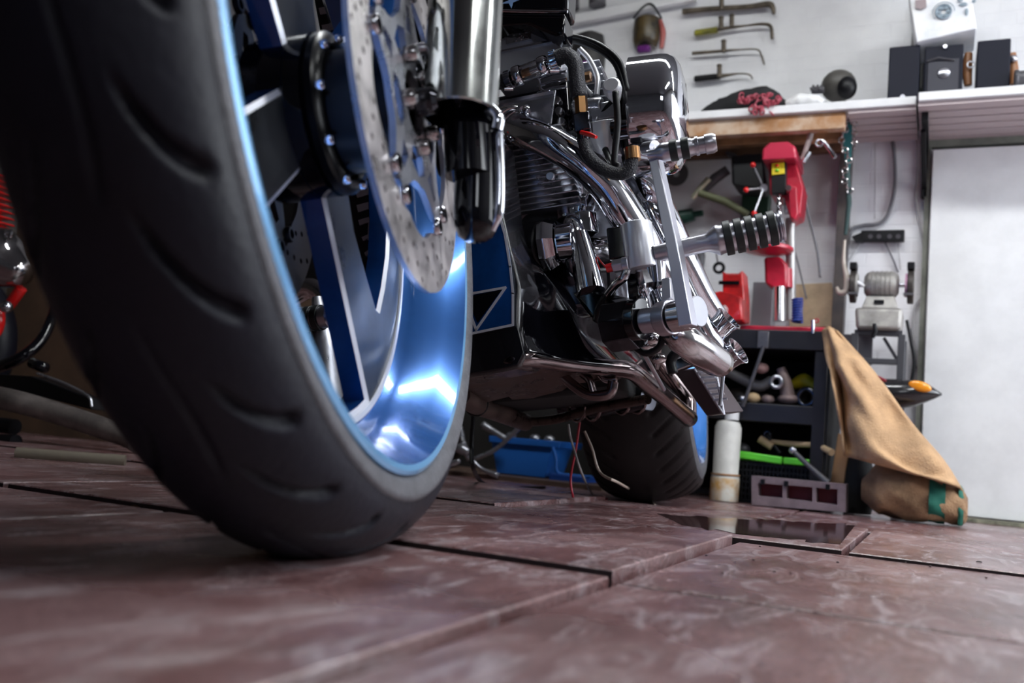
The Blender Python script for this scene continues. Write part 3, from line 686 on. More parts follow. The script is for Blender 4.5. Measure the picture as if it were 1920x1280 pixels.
# arm
arm = MB(); arm.prism([P(x, y, 1.35) for x, y in ((1210, 270), (1226, 268), (1232, 292), (1270, 460), (1297, 608), (1272, 612), (1250, 470), (1216, 300))], V((.004, .022, 0))); build('shift_arm', arm, alu, bike, bevel=.0015)
arm = MB(); arm.tube(PP((1210, 279, 1.365), (1228, 276, 1.352)), 13*mpp(1219, 278, 1.36), 24); build('arm_head', arm, alu, bike)
# foot peg
qa, qb = P(1228, 476, 1.44), P(1470, 423, 1.475); R2 = 30*mpp(1420, 435, 1.44)
fp = peg(qa, qb, R2, [(0, .60), (.40, .60), (.44, .72), (.485, .96), (.50, 1.0), (.53, .93), (.95, .93), (.955, 1.0), (.965, .86), (.975, .86), (.978, 1.02), (.995, 1.0), (1.0, .7), (1.0, 0)], 'foot_peg')
for k in range(5):
    t0 = .545+k*.084; build('rubber_ring', MB().tube([qa.lerp(qb, t0), qa.lerp(qb, t0+.060)], R2*1.12, 36), rubber_b, fp, bevel=.0012)
# forward control pivot stack
def lat_cyl(x0, y0, x1, y1, Y0, Y1, rpx, mt, nm, n=36, prof=None, par=bike):
    a, b = P(x0, y0, Y0), P(x1, y1, Y1); r = rpx*mpp(x0, y0, Y0); return build(nm, MB().tube([a, b], r, n), mt, par, bevel=.0015)
lat_cyl(1145, 612, 1196, 604, 1.47, 1.46, 50, blackmetal, 'pivot_housing', 8)
lat_cyl(1188, 600, 1206, 598, 1.44, 1.435, 40, blackgloss, 'pivot_flange')
lat_cyl(1206, 602, 1246, 596, 1.43, 1.42, 24, alu, 'pivot_sleeve')
lat_cyl(1240, 598, 1262, 594, 1.42, 1.41, 33, alu, 'pivot_collar')
lat_cyl(1262, 594, 1296, 588, 1.41, 1.40, 30, chrome_d, 'pivot_drum')
lat_cyl(1296, 586, 1312, 583, 1.40, 1.395, 30, mat('dull_cap', (.25, .25, .28), metal=.9, rough=.45), 'pivot_cap')
br = MB(); br.prism([P(x, y, 1.42) for x, y in ((1240, 522), (1256, 518), (1258, 560), (1240, 566))], V((0, .03, 0))); build('pivot_tab', br, alu, bike, bevel=.002)
br = MB(); br.prism([P(x, y, 1.46) for x, y in ((1172, 500), (1192, 505), (1212, 620), (1200, 635), (1182, 600))], V((.0, .03, 0))); build('pivot_strut', br, blackgloss, bike, bevel=.003)
build('pivot_strut', MB().tube(PP((1194, 528, 1.47), (1206, 552, 1.46), (1216, 590, 1.45)), [.002, .010, .006], 12, smooth=4), chrome, bike)
# crankcase / filter / primary cases
of = MB(); a, b = P(950, 470, 1.56), P(1024, 460, 1.55); of.tube([a, b], 46*mpp(990, 465, 1.56), 40); oil = build('oil_filter', of, black, bike, bevel=.006)
r3 = mpp(1040, 460, 1.53)
of = MB(); of.lathe([(46*r3, 0), (48*r3, .006), (50*r3, .010), (50*r3, .014), (42*r3, .030), (36*r3, .032), (36*r3, .050), (34*r3, .052), (0, .052)], P(1016, 460, 1.54), LAT, 8); build('filter_mount', of, chrome, oil)
of = MB(); of.lathe([(35*r3, 0), (35*r3, .026), (30*r3, .028), (0, .03)], P(1050, 455, 1.535), LAT, 40); build('filter_adapter', of, chrome, oil)
cs = MB(); cs.ell(P(1076, 460, 1.56), .028, .03, .062, ex, 24, 16); cs.tube(PP((1085, 440, 1.54), (1098, 500, 1.53), (1108, 548, 1.52)), [.018, .024, .026], 20, smooth=4)
build('crankcase_cover', cs, chrome, bike)
cs = MB(); cs.tube(PP((1075, 400, 1.60), (1088, 395, 1.6), (1108, 392, 1.6)), [.030, .034, .030], 24); cs.tube(PP((1094, 402, 1.58), (1098, 440, 1.58)), .026, 8); cs.tube(PP((1062, 385, 1.6), (1066, 412, 1.6)), .022, 20)
build('tappet_cover', cs, chrome, bike, bevel=.002)
for x in (1052, 1068, 1083, 1093): build('pushrod_tube', MB().tube(PP((x-18, 250, 1.66), (x, 395, 1.62)), .0075, 14), chrome, bike)
cs = MB(); cs.tube(PP((1095, 480, 1.62), (1170, 474, 1.60)), .034, 24); build('jackshaft_tube', cs, chrome_d, bike)
cs = MB(); cs.box(P(1085, 520, 1.85), .26, .35, .22, ex); build('crankcase', cs, alu_cast, bike, bevel=.02)
cs = MB(); cs.box(P(1010, 520, 1.68), .22, .12, .18, ex); build('crankcase_front', cs, blackmetal, bike, bevel=.015)
build('cylinder_lug', MB().tube(PP((1075, 385, 1.63), (1062, 340, 1.63)), [.028, .018], 18), chrome, bike)
build('fin_screw', MB().lathe([(0, .004), (.007, .004), (.0085, .001), (.0085, -.004)], P(1032, 331, 1.50), -BK, 18), alu, bike)
# ---- frame panel and belly
PY = 1.40
pb_ = MB()
po = [(800, 250), (925, 250), (942, 400), (958, 470), (975, 540), (973, 620), (984, 668), (972, 690), (925, 700), (800, 720)]
pb_.prism([P(x, y, PY) for x, y in po], BK*.10+LAT*.01); panel = build('down_panel', pb_, mat('black_flake_lacquer', (.004, .004, .006), rough=.18, coat=1, bump=.2, bscale=500), bike, bevel=.006, segs=3)
bl = MB(); bl.prism([P(x, y, PY-.002) for x, y in ((805, 260), (910, 260), (933, 395), (955, 470), (963, 540), (963, 609), (868, 629), (805, 640))], BK*.002); build('blue_inlay', bl, blue, panel)
def stripe(pts, wpx, closed, Y, mb):
    pts = [V((x, y, 0)) for x, y in pts]; n = len(pts)
    for i in range(n if closed else n-1):
        a, b = pts[i], pts[(i+1) % n]; d = (b-a).normalized(); q = V((-d.y, d.x, 0))*wpx/2; e = d*wpx*.3
        mb.prism([P(p.x, p.y, Y) for p in (a-q-e, b-q+e, b+q+e, a+q-e)], -BK*.0012)
ln = MB(); stripe([(934, 395), (947, 440), (957, 500), (962, 550), (962, 609), (866, 629)], 4.5, False, PY-.0022, ln)
stripe([(948, 539), (893, 618), (869, 553)], 4.5, True, PY-.0024, ln); build('pinstripe', ln, silverline, panel)
tr = MB(); tr.prism([P(x, y, PY-.0035) for x, y in ((941, 543), (896, 605), (873, 557))], -BK*.001); build('triangle_inset', tr, blackgloss, panel)
# black belly fairing side (curved lofted surface)
def loft(rows, k=6, m=0, mb=None):
    mb = mb or MB(); L = [spline(r, k) for r in rows]; L2 = list(zip(*[spline([l[i] for l in L], k) for i in range(len(L[0]))])); 
    return mb.rings([list(r) for r in L2], False, (False, False), m)
fa = loft([PP((935, 330, 1.42), (948, 420, 1.42), (966, 500, 1.42), (976, 560, 1.41), (974, 620, 1.41), (984, 664, 1.41)),
           PP((943, 370, 1.44), (958, 425, 1.46), (985, 492, 1.48), (1008, 560, 1.49), (1020, 620, 1.48), (1030, 672, 1.45)),
           PP((950, 402, 1.46), (978, 460, 1.49), (1022, 514, 1.54), (1056, 566, 1.57), (1085, 630, 1.57), (1100, 684, 1.54)),
           PP((957, 425, 1.48), (992, 478, 1.52), (1046, 528, 1.60), (1092, 586, 1.66), (1135, 640, 1.68), (1180, 694, 1.66)),
           PP((962, 436, 1.50), (1004, 488, 1.55), (1066, 544, 1.68), (1140, 600, 1.8), (1200, 660, 1.86), (1240, 740, 1.92))])
build('belly_fairing', fa, blackgloss, bike, smooth=180, solid=.004)
ft = MB(); ft.prism([P(x, y, 1.52) for x, y in ((1072, 547), (1130, 547), (1190, 560), (1190, 640), (1160, 650), (1100, 585))], BK*.10); build('fairing_shoulder', ft, blackgloss, bike, bevel=.006)
rl = MB(); rl.tube(PP((866, 700, 1.42), (925, 690, 1.42), (982, 672, 1.42), (1060, 680, 1.52), (1130, 688, 1.60), (1180, 694, 1.66), (1210, 716, 1.76), (1250, 748, 1.90), (1292, 784, 2.08)), [.010, .013, .015, .016, .016, .017, .018, .018, .020], 20, smooth=6)
build('lower_frame_rail', rl, frame_chrome, bike, smooth=180)
rl = MB(); rl.tube(PP((1292, 786, 2.08), (1286, 740, 2.1), (1240, 690, 2.05), (1210, 650, 2.0)), .018, 16, smooth=5); rl.tube(PP((1225, 665, 1.9), (1260, 710, 2.0), (1285, 752, 2.1)), .010, 12); build('swingarm_tube', rl, frame_chrome, bike, smooth=180)
# underside
us = MB(); us.prism([P(x, y, Y) for x, y, Y in ((866, 716, 1.43), (984, 676, 1.43), (1176, 700, 1.66), (1160, 712, 1.75), (1040, 722, 1.62), (868, 765, 1.62))], UPB*.012); build('belly_plate', us, brownsteel, bike)
us = MB(); us.box(P(1030, 735, 1.85), .34, .34, .05, ex); build('sump', us, blackmatte, bike, bevel=.01)
us = MB(); us.prism(PP((935, 728, 1.55), (1010, 708, 1.55), (1072, 722, 1.7), (1070, 742, 1.75), (960, 750, 1.66)), UPB*.02); build('sump_plate', us, brownsteel, bike, bevel=.003)
build('left_frame_rail', MB().tube(PP((862, 740, 1.5), (890, 757, 1.6), (940, 775, 1.8), (985, 792, 2.0)), .020, 18), brownsteel, bike)
build('rail_band', MB().torus(P(893, 757, 1.62), (P(940, 775, 1.8)-P(890, 757, 1.6)), .022, .003), blackmatte, bike)
build('cross_tube', MB().tube(PP((975, 792, 1.98), (1040, 786, 2.0), (1120, 765, 1.98), (1215, 748, 1.9)), .011, 14, smooth=4), brownsteel, bike)
build('drain_pipe', MB().tube(PP((1052, 702, 1.6), (1075, 722, 1.6), (1105, 740, 1.6), (1142, 738, 1.6), (1150, 715, 1.6)), .010, 14, smooth=5), frame_chrome, bike)
build('drain_pipe', MB().tube(PP((1092, 700, 1.6), (1105, 712, 1.6), (1112, 735, 1.6)), .008, 12, smooth=5), frame_chrome, bike)
build('drain_pipe', MB().tube(PP((1125, 702, 1.62), (1136, 712, 1.62), (1156, 712, 1.62)), .006, 12, smooth=5), chrome_d, bike)
for cx, cy in ((1082, 778), (1110, 776), (1165, 764), (1194, 762)):
    build('muffler_band', MB().torus(P(cx, cy-16, 2.0), (LAT*.7+BK*.7), .034, .0035, 30, 8), frame_chrome, bike)
build('lower_muffler', MB().tube(PP((1060, 764, 2.1), (1130, 758, 2.05), (1215, 746, 2.0)), .03, 20), blackmetal, bike)
# licence light box / cooler with fins beside rear wheel
cx_ = MB(); cx_.prism(PP((1262, 695, 1.95), (1300, 690, 1.95), (1357, 775, 1.98), (1325, 780, 1.98)), V((.03, .07, .01))); cool = build('oil_cooler', cx_, mat('cooler_dark', (.05, .035, .04), metal=.5, rough=.35), bike, bevel=.003)
cf = MB()
for k in range(7):
    t = k/6; a = P(1306+t*34, 688+t*62, 1.95); cf.box(a+LAT*.012, .028, .03, .004, (LAT, BK, UPB))
build('cooler_fins', cf, alu, cool)
build('cooler_edge', MB().tube(PP((1301, 690, 1.94), (1357, 777, 1.96)), .003, 8), alu, cool)
build('cooler_edge', MB().tube(PP((1341, 692, 1.97), (1357, 777, 1.96)), .003, 8), alu, cool)
cx_ = MB(); cx_.prism(PP((1254, 676, 1.85), (1302, 660, 1.85), (1304, 682, 1.85), (1262, 697, 1.85)), BK*.04); build('cooler_bracket', cx_, chrome_d, bike, bevel=.004)
hose([(1262, 700, 1.7), (1258, 676, 1.7), (1272, 658, 1.7), (1290, 652, 1.7)], .010, black)
hose([(1190, 650, 1.5), (1212, 662, 1.5), (1236, 650, 1.5), (1245, 622, 1.5)], .006, black)
for (x, y, r) in ((1222, 636, .014), (1250, 634, .012), (1212, 648, .012), (1236, 672, .010)): build('linkage_joint', MB().ell(P(x, y, 1.56), r*1.3, r, r, ex, 14, 10), chrome_d, bike)
build('linkage_rod', MB().tube(PP((1208, 664, 1.6), (1245, 730, 1.8)), .004, 10), alu, bike)
build('linkage_rod', MB().tube(PP((1238, 640, 1.6), (1232, 690, 1.65)), .004, 10), chrome_d, bike)
build('side_stand', MB().tube(PP((1358, 685, 1.75), (1350, 760, 1.75)), .0035, 8), alu_cast, bike)
# ---- rear wheel
RC = G(1228, 944)+V((0, .02, 0)); RR = .40
RN = (LAT+V((0, 0, -.03))).normalized(); RU = (ZU-RN*RN.z).normalized(); RT = RU.cross(RN)
Rctr = RC+RU*(RR/1.0)-RN*.01
# keep the lowest point of the tyre on the floor
def rpol(r, a, off): return Rctr+RN*off+RT*(r*math.cos(a))+RU*(r*math.sin(a))
def rear_grooves(T, A):
    dep = np.zeros_like(T); per = 2*np.pi/42
    cen = -.28*np.abs(A)
    ph = (T-cen)/per; d = (ph-np.round(ph))*per
    ins = np.clip((np.abs(A)-.35)/.05, 0, 1)*np.clip((.96-np.abs(A))/.04, 0, 1)
    return .007*ins*np.clip(1.4-np.abs(d)/.014, 0, 1)
RWd = .27
def prof_fix():
    zs = [rpol(RR*0+(.36+(RR-.36)*math.sqrt(1-a*a)), t, a*RWd/2).z for a in np.linspace(-.99, .99, 40) for t in np.linspace(0, 2*math.pi, 90)]
    return min(zs)
dz = prof_fix(); Rctr = Rctr-V((0, 0, dz))
rt = tyre('rear_tyre', RWd, 0, RR, .345, bike, rubber_rear, rear_grooves, rpol, 540, 48)
def rl_(prof, n=120, mb=None, m=0):
    mb = mb or MB(); return mb.rings([[rpol(r, 2*math.pi*j/n, z) for j in range(n)] for r, z in prof], True, (False, False), m)
w5 = RWd/2
build('rear_sidewall', rl_([(.350, w5-.004), (.335, w5+.004), (.315, w5+.004), (.308, w5-.002)]), greyband, rt)
rr_ = rl_([(.308, w5-.002), (.303, w5+.004), (.296, w5+.002), (.27, w5-.03), (.25, w5-.07), (.10, w5-.08), (.0, w5-.04)]); build('rear_rim', rr_, mat('rear_rim_blue', (.07, .26, .72), metal=.4, rough=.2, coat=.8), bike)
# far-side foot peg seen through the front wheel
fa_, fb_ = P(545, 602, 1.25), P(626, 592, 1.25)
k_ = peg(fb_, fa_, .019, [(0, 0), (0, .7), (.08, 1.0), (.9, .9), (1.0, .9)], 'foot_peg')
for k in range(4): build('rubber_ring', MB().tube([fb_.lerp(fa_, .27+k*.2), fb_.lerp(fa_, .41+k*.2)], .0215, 28), rubber_b, k_, bevel=.001)
fx = MB(); fx.box(P(610, 440, 1.45), .20, .05, .20, ex); build('radiator_guard', fx, blackmatte, bike, bevel=.01)
build('far_header', MB().tube(PP((535, 560, 1.4), (590, 540, 1.4), (650, 600, 1.4), (690, 660, 1.4)), .022, 18, smooth=5), chrome_d, bike, smooth=180)
build('far_header', MB().tube(PP((560, 660, 1.42), (610, 630, 1.42), (660, 690, 1.42)), .022, 18, smooth=5), frame_chrome, bike, smooth=180)
# loose wires hanging under the bike
t = build('loose_wire', MB().tube(PP((1087, 790, 2.05), (1080, 840, 2.05), (1070, 895, 2.05), (1074, 930, 2.05))+[G(1078, 939, .003), G(1110, 943, .003), G(1138, 935, .003)], .0028, 8, smooth=6), mat('wire_red', (.4, .01, .03), rough=.4), bike)
lab(t, 'red wire hanging to the floor')
t = build('loose_wire', MB().tube(PP((1066, 795, 2.05), (1070, 820, 2.05), (1090, 885, 2.05))+[G(1110, 925, .003), G(1128, 940, .003)], .0028, 8, smooth=6), mat('wire_grey', (.35, .32, .32), rough=.4), bike)
t = build('loose_wire', MB().tube(PP((1096, 808, 2.0), (1110, 840, 2.0), (1125, 885, 2.0), (1160, 905, 2.0))+[G(1195, 925, .012), G(1218, 940, .003), G(1228, 947, .003), G(1215, 950, .003)], .003, 8, smooth=6), mat('wire_beige', (.45, .36, .30), rough=.4), bike)
t = build('loose_wire', MB().tube(PP((888, 775, 2.0), (884, 840, 2.0), (888, 880, 2.0))+[G(905, 905, .006), G(940, 914, .004), G(985, 915, .004), G(1020, 914, .004)], .0055, 8, smooth=6), black, bike)
lab(t, 'thick black cable sagging to the floor')
# ================================================================== SHELF AND THINGS ON IT
SY = 3.10; SZ = 1.335
def wpx(x, y, Y): return P(x, y, Y)
# left shelf: white board with timber beams below
sh = thing('wall_shelf', 'white topped wall shelf on brown timber beams, left of the bracketed shelf', 'shelf', (-.9, 3.28, 1.25))
build('shelf_board', vbox(-1.75, -.095, SY, WY-.002, SZ-.028, SZ), white_paint, sh, bevel=.003)
build('beam', vbox(-1.75, -.31, SY+.02, SY+.06, SZ-.085, SZ-.030), mat('painted_timber', (.55, .42, .32), rough=.6, col2=(.38, .18, .07), vscale=10), sh, bevel=.002)
build('beam', vbox(-1.75, -.31, SY+.13, SY+.17, SZ-.085, SZ-.030), wood, sh, bevel=.002)
build('beam', vbox(-1.75, -.31, SY+.25, SY+.29, SZ-.085, SZ-.030), wood_d, sh, bevel=.002)
for i in range(5): build('slat', vbox(-.30, -.095, SY+.012+i*.063, SY+.062+i*.063, SZ-.040, SZ-.029), mat('underside_slat', (.50, .42, .43), rough=.6), sh)
sh2 = thing('wall_shelf', 'white slatted wall shelf on black bracket, under the black boxes', 'shelf', (.5, 3.28, 1.25))
build('shelf_board', vbox(-.088, 1.2, SY-.03, WY-.002, SZ-.030, SZ), white_paint, sh2, bevel=.003)
for i in range(6): build('slat', vbox(-.088, 1.2, SY-.018+i*.063, SY+.032+i*.063, SZ-.042, SZ-.031), MC['underside_slat'], sh2)
bk = MB(); vbox(-.078, -.058, WY-.03, WY-.003, 1.09, SZ-.045, 0, bk); vbox(-.078, -.058, SY+.03, WY-.003, SZ-.07, SZ-.044, 0, bk)
bk.bar(P(1731, 245, 3.2), V((-.068, WY-.015, 1.12)), .016, .016, XU); build('bracket', bk, black, sh2, bevel=.002)
def block(name, x0, y0, x1, y1, Y, dp, m, label, cat, group=None, rest=SZ, bev=.004, parent=None):
    a = P(x0, y1, Y); b = P(x1, y1, Y); t = P((x0+x1)/2, y0, Y); z0 = rest if rest is not None else min(a.z, b.z)
    mb = vbox(a.x, b.x, Y, Y+dp, z0, t.z); o = build(name, mb, m, parent, bevel=bev)
    if parent is None: tag(o, label, cat, group)
    return o
def speaker(x0, y0, x1, y1, label, dial=False, Y=3.14):
    a = P(x0, y1, Y); b = P(x1, y1, Y); tz = P((x0+x1)/2, y0, Y).z; r = thing('black_box', label, 'box', ((a.x+b.x)/2, Y+.09, SZ))
    build('body', vbox(a.x, b.x, Y, Y+.18, SZ, tz), navy, r, bevel=.004)
    c = V(((a.x+b.x)/2, Y, SZ+.012)); build('latch', MB().cyl(c, c-YU*.008, .008, 14), alu, r)
    if dial:
        c = P(1770, 138, Y); f = MB(); f.lathe([(0, -.012), (.006, -.012), (.017, -.007), (.020, 0)], c, YU, 28); build('dial', f, alu, r)
        build('front_recess', vbox(a.x+.012, b.x-.012, Y-.003, Y-.001, SZ+.01, P(1770, 112, Y).z), mat('worn_vinyl', (.03, .03, .045), rough=.6), r)
        c = P(1772, 89, Y); build('top_stud', MB().cyl(c, c-YU*.01, .006, 12), alu, r)
        build('handle', MB().tube(PP((1738, 115, Y-.005), (1760, 108, Y-.012), (1790, 113, Y-.005)), .003, 8), greymetal, r)
    return r
speaker(1664, 86, 1722, 172, 'plain black box at the left end of the box row on the shelf')
speaker(1731, 85, 1804, 171, 'black box with a round silver dial on its front', True)
speaker(1830, 74, 1893, 165, 'taller plain black box on the shelf, right of the dial box')
tag(build('pipe_coupling', MB().cyl(P(1905, 148, 3.13), P(1932, 146, 3.13), .024, 24).torus(P(1906, 148, 3.13), XU, .022, .007, 24, 8), greymetal), 'grey round coupling at the right end of the shelf', 'coupling')
t = thing('orange_tool', 'orange and grey tool squeezed between two black boxes on the shelf', 'tool', (.085, 3.2, SZ))
build('body', MB().tube([P(1815, 160, 3.19), P(1813, 130, 3.19), P(1816, 100, 3.19)], [.012, .016, .012], 12, smooth=4), mat('dull_orange', (.28, .12, .05), rough=.4), t); build('ring', MB().torus(P(1820, 121, 3.165), YU, .01, .003), alu, t)
t = thing('orange_tool', 'orange handled tool at the right edge of the shelf, behind the coupling', 'tool', (.2, 3.2, SZ))
build('body', MB().tube([P(1900, 158, 3.26), P(1900, 130, 3.26), P(1899, 100, 3.26)], [.012, .016, .010], 12, smooth=4), MC['dull_orange'], t); build('knob', MB().ell(P(1900, 110, 3.24), .012, .01, .012), alu, t)
tag(build('storage_tin', vbox(.235, .42, 3.25, 3.40, SZ, SZ+.085), mat('mauve_tin', (.22, .13, .14), rough=.4), bevel=.006), 'mauve tin at the far right of the shelf', 'tin')
# white emblem box lying on the black boxes
wb = thing('white_box', 'white printed cardboard box tilted on top of the black boxes', 'box', (.02, 3.2, 1.5))
Xb = (P(1828, 56, 3.12)-P(1720, 82, 3.12)).normalized(); Zb = YU.cross(Xb)*-1; Zb = Zb if Zb.z > 0 else -Zb
c0 = P(1718, 80, 3.12); wdt = (P(1832, 56, 3.12)-c0).length
build('carton', MB().box(c0+Xb*wdt/2+Zb*.10+YU*.09, wdt, .18, .20, (Xb, YU, Zb)), mat('printed_carton', (.80, .80, .83), rough=.5, col2=(.68, .70, .76), vscale=18), wb, bevel=.004)
pr = MB(); ec = P(1769, 22, 3.115)-YU*.001; pr.torus(ec, YU, .022, .0035, 28, 6); pr.torus(ec, YU, .032, .0012, 28, 6, 0, 2.4)
for i in range(6):
    a = i*1.05; pr.ell(ec+XU*.014*math.cos(a)+ZU*.014*math.sin(a), .008, .0015, .006)
build('round_emblem', pr, mat('emblem_ink', (.22, .28, .34), rough=.5), wb)
pr = MB(); pr.ell(P(1806, 8, 3.115), .012, .0015, .006); pr.ell(P(1812, 22, 3.115), .005, .0015, .012); pr.ell(P(1800, 0, 3.115), .008, .0015, .006); pr.ell(P(1826, 2, 3.115), .006, .0015, .006); build('ink_marks', pr, MC['emblem_ink'], wb)
build('ink_block', MB().prism(PP((1716, 0, 3.112), (1736, -2, 3.112), (1737, 12, 3.112), (1726, 18, 3.112), (1716, 14, 3.112)), YU*.002), mat('faded_ink', (.30, .24, .26), rough=.6), wb)
# pole behind boxes
tag(build('pipe', MB().cyl(V((-.135, WY-.02, SZ)), V((-.115, WY-.02, 1.78)), .009, 12), mat('grey_pipe', (.22, .21, .22), rough=.6)), 'thin dark pipe running up the wall left of the white box', 'pipe')
tag(build('pipe', MB().cyl(V((-.095, WY-.03, SZ)), V((-.080, WY-.03, 1.78)), .013, 12), black), 'black pipe running up the wall directly behind the white box', 'pipe')
# clutter on left shelf
def lump(name, pts, Y, m, label, cat, r=.03, group=None, seed=0, sm=6):
    """soft heap: tapered tube through points with jitter"""
    mb = MB().tube([P(x, y, Y) for x, y, _ in pts], [q*mpp(1500, 180, Y) for _, _, q in pts], 16, smooth=sm)
    rnd = random.Random(seed); 
    for i, v in enumerate(mb.v): mb.v[i] = v+V((rnd.uniform(-1, 1), rnd.uniform(-1, 1), rnd.uniform(-1, 1)))*r*.08
    zmin = min(v.z for v in mb.v)
    mb.v = [v+V((0, 0, SZ-zmin)) for v in mb.v]
    return tag(build(name, mb, m, smooth=180), label, cat, group)
lump('cloth_bag', [(1312, 192, 6), (1340, 180, 16), (1385, 168, 24), (1435, 163, 30), (1472, 172, 12)], 3.2, mat('black_cloth', (.012, .012, .014), rough=.85), 'black cloth bag slumped on the left of the shelf', 'bag')
tag(build('spray_hood', MB().ell(V((P(1372, 172, 3.34).x, 3.34, SZ+.056)), .10, .06, .055), mat('pale_hood', (.55, .56, .56), rough=.6)), 'pale grey rounded cover behind the black cloth bag', 'cover')
hm = thing('helmet', 'grey and black helmet resting on the shelf', 'helmet', tuple(P(1575, 175, 3.2)))
c = P(1572, 172, 3.22); build('shell', MB().ell(c+ZU*.02, .058, .06, .055), mat('helmet_grey', (.07, .065, .06), rough=.5), hm); build('visor', MB().ell(P(1588, 170, 3.17)+ZU*.01, .032, .03, .04), black, hm)
lump('white_cloth', [(1475, 174, 6), (1500, 168, 13), (1530, 168, 12), (1545, 172, 6)], 3.14, white_plastic, 'crumpled white cloth beside the red chain', 'cloth', seed=2)
t = thing('grey_cover', 'wide pale grey dome lying behind the white cloth', 'cover', tuple(P(1500, 160, 3.3))); build('dome', MB().ell(V((P(1500, 166, 3.36).x, 3.36, SZ+.051)), .10, .05, .05), grey_cloth, t)
t = thing('coil_tool', 'coiled chrome hose tool beside the helmet', 'tool', tuple(P(1545, 170, 3.16)))
build('coil', MB().tube([P(1520+i*1.6, 165+5*math.sin(i*1.4), 3.16+.012*math.cos(i*1.4)) for i in range(16)], .0035, 8), greymetal, t); build('body', MB().cyl(P(1522, 170, 3.17), P(1545, 168, 3.17), .012), greymetal, t)
tag(build('flat_case', vbox(P(1605, 165, 3.2).x, P(1662, 165, 3.2).x, 3.2, 3.35, SZ, SZ+.030), mat('black_red_case', (.06, .02, .03), rough=.4, col2=(.25, .03, .04), vscale=20), bevel=.003), 'flat black and red case left of the black boxes', 'case')
# red chain heap hanging over the shelf edge
ch = MB(); rnd = random.Random(3)
for i in range(46):
    x = rnd.uniform(1385, 1462); y = rnd.uniform(178, 192) if i < 32 else rnd.uniform(192, 214)
    if i >= 32: x = rnd.uniform(1408, 1452)
    c = P(x, y, 3.13 if i < 32 else 3.088); c.z = max(c.z, SZ+.004) if i < 32 else c.z
    ax = V((rnd.uniform(-1, 1), rnd.uniform(-1, 1), rnd.uniform(-1, 1))).normalized(); ch.torus(c, ax, .0085, .0028, 12, 6)
tag(build('chain_heap', ch, mat('red_chain', (.33, .012, .04), rough=.45, col2=(.50, .12, .16), vscale=60)), 'heap of red plastic chain hanging over the shelf edge', 'chain', kind='stuff')
# ================================================================== WALL HANGINGS
HY = WY-.03
def lever(pts, r, cross, label, hook_len=0, m=None, sleeve=None):
    t = thing('bar_clamp', label, 'clamp', tuple(P(*pts[0], HY)), 'bar clamps hung on the white wall')
    build('bar', MB().tube([P(x, y, HY) for x, y in pts], [q for q in r] if isinstance(r, (list, tuple)) else r, 10, smooth=5), m or mat('rusty_iron', (.16, .13, .10), rough=.6, metal=.4, var=.5, vscale=30), t)
    for (x, y) in cross: build('screw', MB().cyl(P(x, y-10, HY-.012), P(x, y+10, HY-.012), .009, 10).ell(P(x, y-11, HY-.012), .011, .011, .006), MC['rusty_iron'], t)
    if sleeve: build('grip', MB().tube([P(*sleeve[0], HY), P(*sleeve[1], HY)], .012, 12), sleeve[2], t)
    return t
mat('rusty_iron', (.16, .13, .10), rough=.6, metal=.4, var=.5, vscale=30)
lever([(1280, 22), (1330, 17), (1400, 13), (1440, 8), (1449, 14), (1451, 26)], [.012, .010, .010, .012, .010, .006], [(1353, 8)], 'thick rusty bar clamp at the top of the hung row')
lever([(1302, 63), (1360, 53), (1400, 48), (1430, 45), (1445, 50), (1448, 73)], [.009, .007, .004, .006, .007, .006], [(1352, 44), (1372, 40)], 'bar clamp with yellow and black grip, second of the hung row', sleeve=((1304, 62), (1345, 56), mat('black_yellow_grip', (.02, .02, .02), rough=.5, col2=(.35, .33, .02), vscale=9)))
lever([(1298, 100), (1350, 96), (1390, 93), (1420, 93), (1428, 105), (1433, 121)], [.007, .006, .003, .003, .004, .003], [(1357, 88)], 'thin bar clamp hanging third in the row')
lever([(1302, 148), (1350, 143), (1385, 138), (1405, 140), (1411, 148)], [.009, .008, .003, .003, .003], [(1349, 134)], 'short dark bar clamp hanging lowest, just over the shelf', sleeve=((1303, 148), (1350, 143), black))
# conduit and masks top left
tag(build('conduit', MB().box(P(1160, 22, HY).lerp(P(1170, 18, HY), .5), .62, .03, .045, ((P(1240, 2, HY)-P(1080, 34, HY)).normalized(), YU, (YU.cross((P(1240, 2, HY)-P(1080, 34, HY)).normalized())*-1))), white_paint, bevel=.004), 'white slanting board fixed to the wall over the welding masks', 'board')
t = thing('welding_mask', 'black welding mask with painted colours hanging from a cord', 'mask', tuple(P(1213, 95, 3.35)))
m1 = MB(); c = P(1213, 62, 3.43); prf = [(.6, 1.0), (.95, .8), (1.0, .2), (.95, -.5), (.75, -1.0)]
m1.rings([[c+XU*(math.cos(a)*.055*w_)+YU*(-abs(math.sin(a))*.05*w_)+ZU*(.065*z) for a in np.linspace(0, math.pi, 14)] for w_, z in prf], False, (False, False))
build('shell', m1, mat('mask_black', (.012, .012, .014), rough=.35, col2=(.10, .07, .03), vscale=14), t, solid=.004)
build('painted_stripe', MB().tube([P(1238, 38, 3.42), P(1243, 62, 3.42), P(1240, 90, 3.42)], [.008, .012, .009], 12, smooth=4), mat('mask_pink', (.40, .10, .09), rough=.5), t)
build('pad', MB().box(P(1207, 92, 3.39), .05, .03, .025), purple, t, bevel=.006); build('cord', MB().tube(PP((1188, 34, 3.36), (1205, 14, 3.4), (1222, 8, 3.4), (1240, 34, 3.36)), .004, 8, smooth=4), black, t)
t = thing('welding_mask', 'plain dark grey welding mask hanging behind the engine', 'mask', tuple(P(1100, 110, 3.35)))
m1 = MB(); c = P(1102, 112, 3.435); prf = [(.35, 1.0), (.8, .85), (1.0, .3), (1.0, -.5), (.8, -1.0)]
